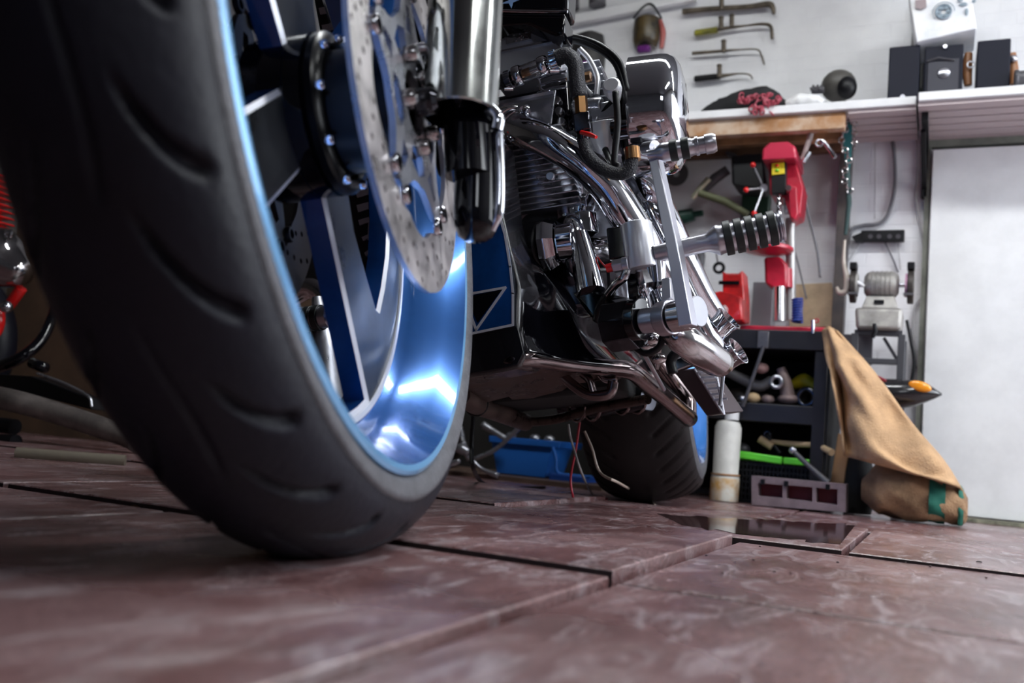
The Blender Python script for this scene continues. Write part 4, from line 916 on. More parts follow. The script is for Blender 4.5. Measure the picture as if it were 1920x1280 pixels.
m1.rings([[c+XU*(math.cos(a)*.075*w_)+YU*(-abs(math.sin(a))*.06*w_)+ZU*(.115*z) for a in np.linspace(0, math.pi, 14)] for w_, z in prf], False, (False, False))
build('shell', m1, mat('mask_grey', (.025, .023, .024), rough=.5), t, solid=.004); build('pad', MB().box(P(1098, 124, 3.37), .04, .03, .04), purple, t, bevel=.006)
for cx, cy, nm in ((1070, 20, 'left'), (1120, 14, 'right')):
    tag(build('paint_can', MB().cyl(P(cx, cy-4, WY-.07), P(cx, cy-24, WY-.07), .035, 20), greymetal), 'grey can at the top of the picture, %s of the two on the board' % nm, 'can')
# ================================================================== WORKBENCH
BY = 3.02; BZ = P(1450, 618, BY).z
bl_, br_ = P(1350, 700, BY).x, P(1556, 660, BY).x
wbn = thing('workbench', 'black steel workbench with open shelf under the drill press', 'bench', ((bl_+br_)/2, BY+.2, 0))
bl0 = bl_-.35
build('worktop', vbox(bl0, br_, BY, WY-.01, BZ-.062, BZ), benchm, wbn, bevel=.003)
sz = P(1450, 757, BY).z; sz1 = P(1450, 792, BY).z
build('shelf', vbox(bl0, br_-.03, BY+.005, WY-.02, sz1, sz), benchm, wbn, bevel=.003)
build('leg', vbox(br_-.045, br_-.005, BY+.005, BY+.04, 0, BZ-.062), benchm, wbn, bevel=.003)
build('leg', vbox(br_-.045, br_-.005, WY-.06, WY-.02, 0, BZ-.062), benchm, wbn)
build('leg', vbox(bl0+.005, bl0+.045, BY+.005, BY+.04, 0, BZ-.062), benchm, wbn)
build('leg', vbox(bl0+.005, bl0+.045, WY-.06, WY-.02, 0, BZ-.062), benchm, wbn)
build('side_panel', vbox(br_-.004, br_+.004, BY+.01, WY-.02, .03, BZ-.06), blackmatte, wbn)
build('back_panel', vbox(bl0+.04, br_-.04, WY-.05, WY-.04, .02, BZ-.062), blackmatte, wbn)
build('clamp_plate', MB().box(P(1431, 637, BY-.004), .035, .012, .055), greymetal, wbn, bevel=.002)
# things on the bench shelf
SHZ = sz
def onshelf(x, dy=0): p = P(x, 757, BY+.08+dy); return V((p.x, p.y, SHZ))
t = thing('steel_rod', 'thin steel rod leaning diagonally across the bench shelf', 'rod', tuple(onshelf(1395)))
build('shaft', MB().cyl(P(1393, 762, BY-.012), P(1432, 648, BY-.02), .006, 10), greymetal, t)
p = MB().tube([P(1350, 690, BY+.1), P(1395, 712, BY+.1), P(1425, 724, BY+.1), P(1448, 712, BY+.1)], [.016, .018, .020, .016], 16, smooth=5); tag(build('exhaust_pipe', p, mat('dull_pipe', (.25, .24, .24), rough=.5, metal=.4), smooth=180), 'bent dull grey pipe lying on the bench shelf', 'pipe')
t = thing('gearbox_casting', 'dirty pinkish metal casting standing in the middle of the bench shelf', 'casting', tuple(onshelf(1475)))
build('arm', MB().tube(PP((1464, 690, BY+.06), (1472, 715, BY+.06), (1478, 750, BY+.06)), [.014, .020, .024], 14, smooth=4), mat('dirty_casting', (.28, .20, .19), rough=.6, metal=.3, var=.4, vscale=20), t)
build('ring', MB().torus(P(1456, 716, BY+.03), YU, .017, .007, 20, 8), alu_cast, t); build('foot', MB().ell(P(1478, 748, BY+.06), .035, .03, .018), MC['dirty_casting'], t)
for i, (x, y, r, m_, lb) in enumerate(((1412, 748, .020, wood_l, 'small tan knob among the parts on the bench shelf'), (1440, 744, .018, MC['dirty_casting'], 'pinkish lump left of the standing casting'), (1392, 752, .014, alu, 'shiny nut at the left front of the bench shelf'), (1408, 757, .012, chrome_d, 'shiny round nut beside the tan knob'), (1428, 690, .020, mat('pink_lump', (.35, .2, .19), rough=.6), 'pinkish grey part lying on the bent pipe'))):
    c = P(x, y, BY+.05); c.z = SHZ+r*.9 if y > 730 else c.z; tag(build('metal_part', MB().ell(c, r*1.2, r, r*.9, n=10, k=6), m_), lb, 'part')
for i, (x, y, r) in enumerate(((1500, 740, .03), (1385, 735, .03), (1455, 742, .022), (1425, 735, .03))):
    c = P(x, y, BY+.14); c.z = SHZ+r*.9; tag(build('metal_part', MB().ell(c, r*1.3, r, r, n=8, k=6), mat('dark_part', (.05, .035, .03), rough=.5, var=.5, vscale=30)), 'dark oily part among the clutter on the bench shelf', 'part', 'dark oily parts on the bench shelf')
tag(build('yellow_bottle', MB().tube(PP((1486, 722, BY+.16), (1508, 714, BY+.16), (1530, 728, BY+.16)), [.016, .026, .020], 14, smooth=5), yellow, smooth=180), 'yellow plastic piece at the right of the bench shelf', 'bottle')
c = P(1512, 745, BY+.05); tag(build('pipe_collar', MB().torus(c, (YU+XU*.3).normalized(), .026, .010, 24, 10), blackmetal), 'black steel collar at the right end of the bench shelf', 'collar')
# crates under the bench
KY = 2.95
ck = thing('plastic_crate', 'black mesh crate with bright green rim under the bench', 'crate', tuple(P(1455, 950, 3.05)))
a = P(1375, 945, 3.05); b = P(1530, 945, 3.05); tz = P(1450, 868, 3.05).z
cr = MB()
for i in range(22):
    x = a.x+(b.x-a.x)*i/21; vbox(x-.0025, x+.0025, 3.05, 3.054, .005, tz, 0, cr)
for i in range(7):
    z = .01+(tz-.02)*i/6; vbox(a.x, b.x, 3.049, 3.055, z-.003, z+.003, 0, cr)
vbox(a.x, b.x, 3.07, 3.075, 0, tz, 0, cr); vbox(a.x, a.x+.012, 3.05, 3.36, 0, tz, 0, cr); vbox(b.x-.012, b.x, 3.05, 3.36, 0, tz, 0, cr); vbox(a.x, b.x, 3.05, 3.36, .0, .008, 0, cr); vbox(a.x, b.x, 3.35, 3.36, .0, tz, 0, cr)
build('mesh_body', cr, black, ck)
gr = MB(); gr.box(P(1422, 857, 3.045), .15, .02, .024, ((P(1470, 864, 3)-P(1380, 851, 3)).normalized(), YU, ZU)); gr.box(P(1500, 866, 3.045), .10, .02, .022); vbox(a.x, a.x+.015, 3.05, 3.36, tz, tz+.012, 0, gr); vbox(b.x-.015, b.x, 3.05, 3.36, tz, tz+.012, 0, gr)
build('rim', gr, green, ck, bevel=.004)
tb = thing('toolbox_tray', 'pinkish grey tray frame with maroon compartments standing in front of the crate', 'tray', tuple(P(1495, 958, 2.93)))
def quad(x0, y0, x1, y1, x2, y2, x3, y3, Y): return [P(x0, y0, Y), P(x1, y1, Y), P(x2, y2, Y), P(x3, y3, Y)]
frm = MB().holed([quad(1409, 893, 1586, 909, 1585, 962, 1409, 948, 2.93), quad(1421, 907, 1467, 911, 1467, 935, 1421, 931, 2.93), quad(1474, 911, 1523, 915, 1523, 942, 1474, 936, 2.93), quad(1530, 916, 1570, 919, 1570, 948, 1530, 943, 2.93)], V((0, .082, 0))); lo = min(v.z for v in frm.v); frm.v = [v-V((0, 0, lo-.001)) for v in frm.v]
build('frame', frm, pinkgrey, tb, bevel=.002)
for x0, x1 in ((1418, 1470), (1472, 1526), (1528, 1573)): q = MB().prism(quad(x0, 903, x1, 907, x1, 946, x0, 940, 2.99), V((0, .008, 0))); build('compartment', q, maroon, tb)
for x in (1430, 1474, 1552): build('clip', MB().box(P(x, 903+(x-1430)*.08, 2.925), .012, .008, .016), black, tb)
t = thing('hammer', 'hammer with pale wooden handle lying across the green rimmed crate', 'hammer', tuple(P(1480, 835, 3.05)))
build('handle', MB().tube(PP((1440, 826, 3.1), (1480, 832, 3.08), (1530, 835, 3.05), (1560, 848, 3.0)), [.006, .010, .009, .011], 12, smooth=5), wood_l, t); build('head', MB().cyl(P(1424, 822, 3.09), P(1448, 838, 3.09), .013), wood_l, t)
t = thing('ratchet_handle', 'dark steel ratchet lying across the crate, end pointing to the tray', 'tool', tuple(P(1520, 860, 3.02)))
build('shaft', MB().tube(PP((1487, 845, 3.0), (1515, 872, 2.99), (1552, 905, 2.98)), [.008, .008, .011], 12), greymetal, t); build('head', MB().ell(P(1486, 844, 3.0), .012, .010, .012), alu, t)
t = thing('adjustable_wrench', 'black wrench sticking up out of the crate', 'wrench', tuple(P(1450, 840, 3.1))); build('shaft', MB().cyl(P(1438, 815, 3.1), P(1462, 850, 3.1), .009), black, t); build('jaw', MB().torus(P(1439, 815, 3.1), YU, .010, .005), blackmetal, t)
tag(build('timber_block', MB().box(P(1578, 862, 3.10)+ZU*-.0, .040, .06, .16, ((V((1, 0, -.1))).normalized(), YU, V((.1, 0, 1)).normalized())), mat('tan_block', (.52, .30, .15), rough=.7), bevel=.003), 'tan timber block standing upright right of the crate', 'block')
for i, (x, y) in enumerate(((1402, 875), (1442, 882), (1475, 878), (1420, 895))): tag(build('socket', MB().cyl(P(x, y, 3.12), P(x+6, y-8, 3.12), .013, 12), chrome_d), 'chrome socket lying inside the green rimmed crate', 'socket', 'sockets in the crate')
tag(build('oil_can', MB().ell(P(1392, 842, 3.12), .026, .02, .022), greymetal), 'round grey metal can on the left corner of the crate', 'can')
# canister left of the crate
pc = P(1357, 940, 2.98); t = thing('canister', 'white rust stained metal canister on the floor behind the rear wheel', 'canister', (pc.x, 2.98, 0))
hz = P(1357, 786, 2.98).z; mb = MB(); mb.lathe([(0, 0), (.042, 0), (.044, .01), (.044, hz*.30), (.040, hz*.32), (.042, hz*.9), (.034, hz*.97), (.0, hz)], (pc.x, 2.98, 0.001), ZU, 30); build('body', mb, mat('canister_white', (.68, .67, .64), rough=.5, var=.2, vscale=12), t, smooth=40); build('rusty_foot', MB().lathe([(.0445, .002), (.0450, .004), (.0450, hz*.28), (.0445, hz*.285)], (pc.x, 2.98, 0.001), ZU, 30), rust, t, smooth=40)
build('cap', MB().cyl((pc.x+.01, 2.98, hz), (pc.x+.01, 2.98, hz+.025), .022, 20), white_plastic, t)
build('band', MB().lathe([(.043, hz*.32), (.0455, hz*.32), (.0455, hz*.34), (.043, hz*.34)], (pc.x, 2.98, 0), ZU, 30), wood, t)
# dark post with chain
tag(build('wall_post', vbox(P(1570, 400, 3.40).x, P(1592, 400, 3.40).x, 3.38, WY-.002, BZ-.25, 1.29), mat('dark_post', (.04, .035, .04), rough=.6, col2=(.10, .08, .07), vscale=6)), 'dark wooden post on the wall between bench and grinder', 'post')
t = thing('hanging_chain', 'steel chain with teal strap hanging from the shelf end', 'chain', tuple(P(1590, 300, 3.2)))
for i in range(16):
    y = 215+i*9.5; x = 1580+6*math.sin(i*.9)+i*.6; mbk = MB(); c = P(x, y, 3.2); mbk.torus(c, YU if i % 2 else XU, .009, .003, 16, 8); build('link', mbk, chrome_d, t)
for i in range(7):
    y = 222+i*9; mbk = MB(); c = P(1602, y, 3.19); mbk.torus(c, YU if i % 2 else XU, .008, .0025, 14, 8); build('link', mbk, chrome_d, t)
build('strap', MB().prism(PP((1578, 212, 3.22), (1598, 212, 3.22), (1596, 300, 3.22), (1590, 330, 3.22), (1584, 300, 3.22)), YU*.008), teal, t)
build('lower_strap', MB().tube(PP((1588, 320, 3.21), (1592, 380, 3.21), (1585, 440, 3.21)), [.010, .009, .006], 10), mat('dark_cord', (.02, .05, .05), rough=.7), t)
build('hook', MB().tube(PP((1584, 450, 3.2), (1582, 490, 3.2), (1588, 520, 3.2), (1586, 545, 3.2), (1574, 548, 3.2), (1569, 538, 3.2)), [.004, .006, .010, .010, .009, .005], 10, smooth=5), mat('hook_bone', (.55, .48, .42), rough=.5), t)
t = thing('key_bunch', 'pair of chrome rods on a ring hanging under the shelf', 'tool', tuple(P(1535, 265, 3.2)))
build('rod', MB().cyl(P(1543, 262, 3.15), P(1566, 295, 3.15), .007, 12), chrome, t); build('rod', MB().cyl(P(1506, 304, 3.15), P(1518, 285, 3.15), .008, 12), chrome, t); build('ring', MB().torus(P(1536, 268, 3.15), YU, .011, .004), chrome, t); build('knob', MB().ell(P(1542, 265, 3.14), .010, .008, .010), chrome, t)
tag(build('wooden_rod', MB().tube(PP((1528, 215, 3.16), (1518, 260, 3.16), (1504, 300, 3.16)), [.009, .010, .007], 12), mat('grey_stick', (.28, .22, .22), rough=.6)), 'grey wooden stick hanging under the shelf beside the drill press', 'stick')
# ================================================================== DRILL PRESS
DY = 3.16
dp = thing('drill_press', 'red bench drill press with red round table on the workbench', 'drill press', tuple(P(1465, 618, DY+.05)))
def pr(name, pts, Y, d, m, par, bev=.004, cut=None): return build(name, MB().prism([P(x, y, Y) for x, y in pts], V((0, d, 0))), m, par, bevel=bev)
pr('head_cover', [(1428, 300), (1430, 278), (1442, 267), (1478, 265), (1492, 275), (1493, 296)], DY-.06, .20, mat('red_cover', (.50, .02, .06), rough=.3, coat=.4), dp, .006)
pr('head', [(1440, 298), (1490, 296), (1506, 350), (1500, 400), (1482, 410), (1470, 370), (1444, 365)], DY, .12, red, dp)
pr('front_plate', [(1446, 304), (1474, 303), (1473, 362), (1446, 364)], DY-.025, .03, black, dp)
pr('warning_label', [(1447, 306), (1470, 304), (1471, 325), (1447, 328)], DY-.030, .004, yellow, dp, .001)
build('emergency_button', MB().ell(P(1457, 310, DY-.034), .006, .005, .005), red2, dp); build('start_button', MB().ell(P(1457, 319, DY-.034), .007, .005, .004), green, dp)
build('quill', MB().cyl(P(1461, 362, DY+.0), P(1460, 400, DY+.0), .008, 16), chrome, dp)
build('spindle_chain', MB().tube([P(1461+1.5*math.sin(i*1.3), 364+i*2.6, DY-.025) for i in range(16)], [.004+.0025*(i % 2) for i in range(16)], 8), chrome, dp)
build('chuck', MB().tube(PP((1476, 372, DY+.02), (1476, 400, DY+.02)), [.013, .009], 14), alu_cast, dp)
pr('quill_guard', [(1478, 345), (1494, 350), (1496, 400), (1490, 412), (1482, 405)], DY-.03, .05, red, dp)
build('spring_cap', MB().cyl(P(1478, 352, DY-.04), P(1478, 352, DY-.02), .010, 16), chrome, dp)
build('motor', MB().cyl(P(1402, 318, DY+.08), P(1402, 318, DY+.2), .055, 28), black, dp); pr('motor_block', [(1370, 292), (1428, 286), (1436, 340), (1425, 352), (1372, 345)], DY+.06, .14, black, dp, .008)
hub_ = build('feed_hub', MB().cyl(P(1432, 352, DY-.0), P(1432, 352, DY+.03), .013, 16), alu_cast, dp)
for (x, y) in ((1412, 309), (1399, 356), (1414, 400)):
    h = build('feed_handle', MB().cyl(P(1432, 352, DY+.005), P(x, y, DY-.02), .0035, 10), alu_cast, dp); build('handle_knob', MB().ell(P(x, y, DY-.022), .0095, .0095, .0095), red2, h)
build('column', MB().cyl(P(1482, 410, DY+.08), P(1483, 600, DY+.08), .017, 20), mat('column_grey', (.45, .44, .44), metal=.6, rough=.35), dp)
build('table', MB().lathe([(0, 0), (.078, 0), (.083, .004), (.083, .014), (.075, .018), (.03, .03), (0, .03)], P(1441, 463, DY+.03), -ZU, 44), red, dp, smooth=40)
pr('table_arm', [(1432, 482), (1462, 480), (1476, 495), (1476, 535), (1455, 545), (1434, 530)], DY+.02, .08, red, dp, .008)
build('arm_collar', MB().cyl(P(1470, 505, DY+.06), P(1471, 540, DY+.06), .028, 20), red, dp)
build('lower_column', MB().cyl(P(1461, 538, DY+.03), P(1461, 602, DY+.03), .021, 24), chrome_d, dp)
pz = P(1470, 612, DY).z
build('base', vbox(P(1385, 610, DY-.08).x, P(1556, 610, DY-.08).x, DY-.06, DY+.14, BZ+.001, BZ+.024), red, dp, bevel=.004)
# vise
vs = thing('bench_vise', 'bright red bench vise at the left end of the workbench', 'vise', tuple(P(1365, 618, 3.08)))
pr('fixed_jaw', [(1354, 508), (1362, 512), (1384, 512), (1392, 506), (1396, 560), (1396, 600), (1355, 600)], 3.06, .10, mat('vise_red', (.55, .01, .012), rough=.35, coat=.3, var=.5, vscale=18), vs, .005)
pr('body', [(1322, 552), (1350, 545), (1390, 556), (1392, 600), (1335, 606)], 3.0, .10, MC['vise_red'], vs, .006); build('screw', MB().cyl(P(1360, 580, 2.98), P(1340, 585, 3.0), .014), chrome_d, vs)
build('base', vbox(P(1345, 610, 3.1).x, P(1380, 610, 3.1).x, 3.05, 3.15, BZ+.001, P(1370, 596, 3.08).z), MC['vise_red'], vs)
for x in (1340, 1350): build('jaw_plate', MB().box(P(x+22, 530, 3.055), .05, .006, .012), blackmetal, vs)
tag(build('coil_spring', MB().tube([P(1495+9*math.cos(i*.8), 604-i*.62, 3.06)+YU*.012*math.sin(i*.8) for i in range(72)], .004, 8), mat('spring_blue', (.02, .04, .22), rough=.4)), 'dark blue coil spring standing on the bench beside the drill column', 'spring')
t = thing('bolt', 'chrome bolt hanging over the bench edge under the drill press base', 'bolt', tuple(P(1525, 620, 3.0))); build('shank', MB().cyl(P(1524, 600, 2.995), P(1524, 625, 2.995), .006, 12), chrome, t); build('ring', MB().torus(P(1531, 601, 2.995), YU, .006, .002), red, t)
bd = MB().prism(PP((1485, 533, WY-.02), (1560, 530, WY-.02), (1568, 612, WY-.02), (1480, 612, WY-.02)), YU*.015); tag(build('plywood_board', bd, mat('pale_plywood', (.62, .48, .32), rough=.7, var=.3, vscale=12)), 'pale plywood board against the wall behind the drill press', 'board')
tag(build('grey_box', vbox(P(1396, 560, 3.2).x, P(1436, 560, 3.2).x, 3.34, 3.43, BZ, P(1400, 528, 3.34).z), mat('box_grey', (.30, .30, .33), rough=.5), bevel=.003), 'grey box standing on the bench behind the red vise', 'box')
# green / khaki tools behind
t = thing('angle_grinder', 'black tool with dull khaki handle hanging on the wall left of the drill press', 'tool', tuple(P(1350, 350, 3.3)))
build('handle', MB().tube(PP((1312, 362, 3.3), (1360, 378, 3.3), (1402, 402, 3.3)), [.013, .015, .012], 14), mat('khaki', (.11, .12, .06), rough=.6), t); build('gear_head', MB().tube(PP((1316, 362, 3.32), (1340, 335, 3.32), (1365, 318, 3.32)), [.010, .02, .018], 12), greymetal, t)
build('guard', MB().tube(PP((1298, 372, 3.3), (1316, 350, 3.3), (1330, 335, 3.3)), [.010, .012, .012], 12), mat('olive_chrome', (.5, .5, .38), metal=.8, rough=.3), t)
t = thing('hose_gun', 'dark green gun shaped tool behind the shift peg arm', 'tool', tuple(P(1290, 410, 3.41)))
build('barrel', MB().tube(PP((1262, 412, 3.41), (1300, 402, 3.41)), [.033, .024], 14), green_d, t); build('nozzle', MB().cyl(P(1300, 402, 3.41), P(1318, 399, 3.41), .012, 12), green_d, t); build('grip', MB().tube(PP((1272, 418, 3.41), (1268, 450, 3.41)), [.017, .013], 12), green_d, t)
tag(build('grinding_disc', MB().lathe([(.012, 0), (.046, 0), (.047, .003), (.046, .006), (.012, .006), (.012, 0)], P(1268, 326, WY-.035), YU, 40), mat('disc_grey', (.09, .09, .095), rough=.7)), 'dark grey grinding disc hanging on the wall below the air cleaner', 'disc')
t = thing('ring_spanner', 'black ring hanging on a wire left of the drill press table', 'ring', tuple(P(1348, 500, 3.3))); build('ring', MB().torus(P(1348, 502, 3.3), YU, .017, .006), black, t); build('wire', MB().tube(PP((1346, 492, 3.3), (1342, 470, 3.3), (1334, 440, 3.32)), .003, 8), greymetal, t)
t = thing('electrical_box', 'dark green switch box on the wall behind the feed handles', 'box', tuple(P(1420, 380, 3.38))); build('body', MB().box(P(1418, 385, 3.42), .10, .05, .10), mat('box_green', (.012, .04, .022), rough=.5), t, bevel=.004); build('button', MB().ell(P(1416, 401, 3.39), .008, .006, .008), red2, t)
tag(build('yellow_strip', MB().box(P(1240, 298, WY-.03), .40, .02, .028, ((P(1300, 290, WY)-P(1160, 304, WY)).normalized(), YU, ZU)), mat('pale_yellow', (.70, .68, .22), rough=.5), bevel=.002), 'pale yellow strip on the wall below the shelf, behind the shift peg', 'strip')
tag(build('tool_rail', MB().box(P(1370, 285, WY-.02), .75, .03, .022, ((P(1500, 276, WY)-P(1250, 290, WY)).normalized(), YU, ZU)), mat('rail_white', (.6, .6, .62), rough=.4), bevel=.002), 'white rail fixed on the wall under the timber beams', 'rail')
tag(build('dark_tool_roll', MB().tube(PP((1360, 285, 3.36), (1382, 300, 3.34), (1384, 335, 3.34)), [.008, .012, .010], 12, smooth=4), greymetal), 'dull grey lever hanging in front of the black drill motor', 'lever')
tag(build('black_shoe', MB().tube(PP((1300, 455, 3.42), (1312, 480, 3.42), (1302, 540, 3.42)), [.012, .022, .012], 12, smooth=4), greymetal), 'grey tool hanging behind the foot peg', 'tool')
tag(build('plastic_jug', MB().lathe([(0, 0), (.04, 0), (.045, .02), (.045, .07), (.02, .10), (.018, .11), (0, .11)], (P(1325, 550, 3.25).x, 3.28, BZ+.001), ZU, 24), mat('jug_white', (.5, .5, .5), rough=.5)), 'off-white plastic jug on the bench behind the vise', 'jug')
# ================================================================== BENCH GRINDER
GY = 3.22
gd = thing('bench_grinder', 'old grey double bench grinder on a dark metal stand', 'grinder', tuple(P(1655, 700, GY)))
gc = P(1653, 534, GY); mpx = mpp(1653, 534, GY)
gx = lambda dx, dy, dd=0: gc+XU*(dx*mpx)-ZU*(dy*mpx)+YU*dd
build('motor', MB().lathe([(0, -30*mpx), (16*mpx, -30*mpx), (22*mpx, -26*mpx), (25*mpx, -20*mpx), (25*mpx, 20*mpx), (22*mpx, 26*mpx), (16*mpx, 30*mpx), (0, 30*mpx)], gc, XU, 32), grime, gd, smooth=40)
for i in range(5): build('motor_band', MB().torus(gx(-16+i*8, 0), XU, 25.4*mpx, .0015, 32, 6), mat('band_grey', (.22, .21, .20), rough=.6), gd)
for sx in (-1, 1):
    build('shaft', MB().cyl(gx(28*sx, 0), gx(52*sx, 0), .008), alu, gd)
    gu = MB(); c = gx(50*sx-5, 4); gu.tube([c, c+XU*11*mpx], 31*mpx, 32); gp_ = build('wheel_guard', gu, mat('guard_dark', (.06, .05, .045), rough=.5, metal=.3, var=.4, vscale=20), gd, bevel=.003)
    build('guard_hood', MB().box(gx(50*sx, -33, -.01), 13*mpx, .05, 14*mpx), black, gd, bevel=.003)
    c = gx((43 if sx > 0 else -57), 2, -.03); build('grinding_wheel', MB().lathe([(0, 0), (22*mpx, 0), (22*mpx, 6*mpx), (0, 6*mpx)], gx(41 if sx > 0 else -47, 2, -.012), XU, 32), mat('wheel_pink', (.45, .25, .36), rough=.8) if sx > 0 else mat('wheel_grey', (.4, .39, .37), rough=.8), gd)
    build('tool_rest', MB().box(gx(48*sx, 22, -.04), .03, .04, .006), greymetal, gd)
build('work_light_arm', MB().tube([gx(-56, -8, -.03), gx(-40, 0, -.04), gx(-30, 6, -.03)], .006, 10, smooth=4), white_plastic, gd)
bs = MB(); bs.rings([[gx(-24, 24, -.03), gx(24, 24, -.03), gx(24, 24, .04), gx(-24, 24, .04)], [gx(-32, 48, -.04), gx(32, 48, -.04), gx(32, 48, .05), gx(-32, 48, .05)]]); build('pedestal', bs, grime, gd, bevel=.003)
build('rating_plate', MB().box(gx(-2, 36, -.040), .03, .003, .012), black, gd)
bs = MB(); bs.rings([[gx(-42, 50, -.08), gx(40, 50, -.08), gx(40, 50, .06), gx(-42, 50, .06)], [gx(-38, 92, -.09), gx(38, 92, -.09), gx(38, 92, .06), gx(-38, 92, .06)]]); build('water_tray', bs, grime, gd, bevel=.012)
build('switch_lever', MB().tube([gx(-6, 82, -.1), gx(-4, 96, -.1), gx(-8, 108, -.1)], [.006, .008, .006], 10), black, gd)
st_ = thing('grinder_stand', 'dark steel stand holding the bench grinder, behind the sack', 'stand', tuple(P(1655, 900, GY)))
for dx, dd in ((-40, -.06), (40, -.06), (-40, .1), (40, .1)):
    p0 = gx(dx, 98, dd); build('leg', MB().box(V((p0.x, p0.y, p0.z/2)), .022, .022, p0.z), mat('stand_dark', (.05, .05, .06), rough=.5), st_, bevel=.002)
for yy, dd in ((96, -.06), (148, -.06)): build('cross_bar', MB().box(gx(0, yy, dd), 82*mpx, .018, .018), MC['stand_dark'], st_, bevel=.002)
build('brace', MB().bar(gx(8, 100, .0), gx(36, 146, .0), .010, .010, YU), MC['stand_dark'], st_)
# cables and power strip
ps = thing('power_strip', 'black power strip mounted on the wall over the grinder', 'power strip', tuple(P(1645, 443, WY-.03)))
build('body', MB().box(P(1655, 443, WY-.025), 75*mpp(1650, 443, WY), .03, 21*mpp(1650, 443, WY)), black, ps, bevel=.003); build('end_cap', MB().prism(PP((1597, 443, WY-.04), (1618, 434, WY-.04), (1618, 453, WY-.04), (1603, 452, WY-.04)), YU*.03), black, ps)
for x in (1632, 1648, 1668, 1684): build('socket', MB().cyl(P(x, 443, WY-.042), P(x, 443, WY-.038), .008, 14), greymetal, ps)
def cable(pts, r, m, label, Y=WY-.012): tag(build('cable', MB().tube([P(x, y, Y) for x, y in pts], r, 8, smooth=8), m, smooth=180), label, 'cable')
cg = mat('cable_grey', (.16, .16, .18), rough=.6); cl_ = mat('cable_light', (.42, .42, .44), rough=.6)
cable([(1669, 236), (1677, 290), (1678, 350), (1668, 395), (1650, 418), (1620, 422), (1598, 430), (1590, 455), (1585, 490)], .0065, cg, 'thick grey cable sweeping down the wall from the shelf to the power strip')
cable([(1717, 240), (1720, 310), (1718, 380), (1728, 440), (1738, 510), (1732, 550), (1716, 575), (1712, 620), (1718, 690)], .0032, cl_, 'thin pale cable looping down beside the door edge')
cable([(1660, 455), (1672, 480), (1684, 510)], .003, cg, 'short dark lead from the power strip to the grinder')
cable([(1684, 455), (1686, 480), (1688, 505)], .002, cl_, 'thin pale lead at the right end of the power strip')
cable([(1612, 455), (1600, 475), (1586, 495)], .0028, cl_, 'pale lead running left from the power strip to the post')
cable([(1640, 240), (1641, 330), (1640, 410)], .0018, cl_, 'hairline cable running straight down the wall under the shelf')
cable([(1700, 600), (1708, 640), (1714, 680), (1706, 730)], .0055, black, 'black cable hanging down beside the grinder stand', WY-.03)
cable([(1500, 340), (1515, 400), (1532, 470), (1538, 520)], .0042, cg, 'dark cable hanging from the drill press head', 3.36)
cable([(1482, 440), (1498, 500), (1512, 560)], .003, cg, 'thin dark cable behind the drill press column', 3.4)
# ================================================================== SACK
def cloth(name, rows, k, m, par, amp, seed, solid=.006):
    rr = [spline(r, k) for r in rows]; cols_ = list(zip(*rr)); g_ = [spline(list(c), k) for c in cols_]
    mb = MB(); rnd = random.Random(seed); n = len(g_[0])
    ph = [rnd.uniform(0, 6) for _ in range(6)]
    G_ = []
    for i, r in enumerate(g_):
        row = []
        for j, p in enumerate(r):
            u, v_ = i/len(g_), j/n
            d = math.sin(u*9+v_*5+ph[0])*.5+math.sin(u*17-v_*11+ph[1])*.3+math.sin(v_*23+u*6+ph[2])*.25+math.sin(u*31+v_*13+ph[3])*.12
            row.append(p+YU*(-d*amp))
        G_.append(row)
    mb.rings(G_, False, (False, False)); return build(name, mb, m, par, smooth=180, solid=solid)
sk = thing('burlap_sack', 'tan burlap sack slumped from the bench corner down to the floor', 'sack', tuple(P(1700, 965, 2.9)))
rows = [PP((1540, 618, 3.0), (1549, 670, 2.96), (1563, 720, 2.92), (1574, 790, 2.91), (1583, 850, 2.93)),
        PP((1549, 613, 2.99), (1562, 670, 2.96), (1577, 720, 2.985), (1584, 790, 2.99), (1590, 856, 2.97)),
        PP((1553, 612, 2.98), (1575, 670, 2.91), (1592, 720, 2.88), (1606, 790, 2.87), (1630, 866, 2.88)),
        PP((1566, 618, 2.99), (1610, 690, 2.94), (1650, 780, 2.90), (1690, 868, 2.86), (1720, 890, 2.86)),
        PP((1580, 632, 3.0), (1636, 700, 2.96), (1700, 790, 2.93), (1755, 862, 2.90), (1790, 910, 2.87)),
        PP((1592, 645, 3.03), (1646, 706, 3.0), (1708, 792, 3.0), (1768, 862, 2.99), (1806, 922, 2.95))]
cloth('upper_cloth', rows, 8, kraft, sk, .030, 5)
bg = MB(); cs_ = [P(1616, 915, 3.0), P(1650, 915, 2.98), P(1700, 925, 2.97), P(1750, 932, 2.98), P(1800, 948, 3.0), P(1814, 955, 3.0)]
rs = [.03, .078, .078, .072, .055, .03]; R_ = []
cc_ = spline(cs_, 6); rr2 = np.interp(np.linspace(0, 5, len(cc_)), range(6), rs)
for i, (c, r) in enumerate(zip(cc_, rr2)):
    ring = []
    for j in range(28):
        a = 2*math.pi*j/28; k = 1+.07*math.sin(3*a+i*.5)+.04*math.sin(7*a-i*.8)
        p = c+YU*(math.cos(a)*r*1.25*k)+ZU*(math.sin(a)*r*k); p.z = max(p.z, .002); ring.append(p)
    R_.append(ring)
bg.rings(R_); build('lower_roll', bg, kraft_d, sk, smooth=180)
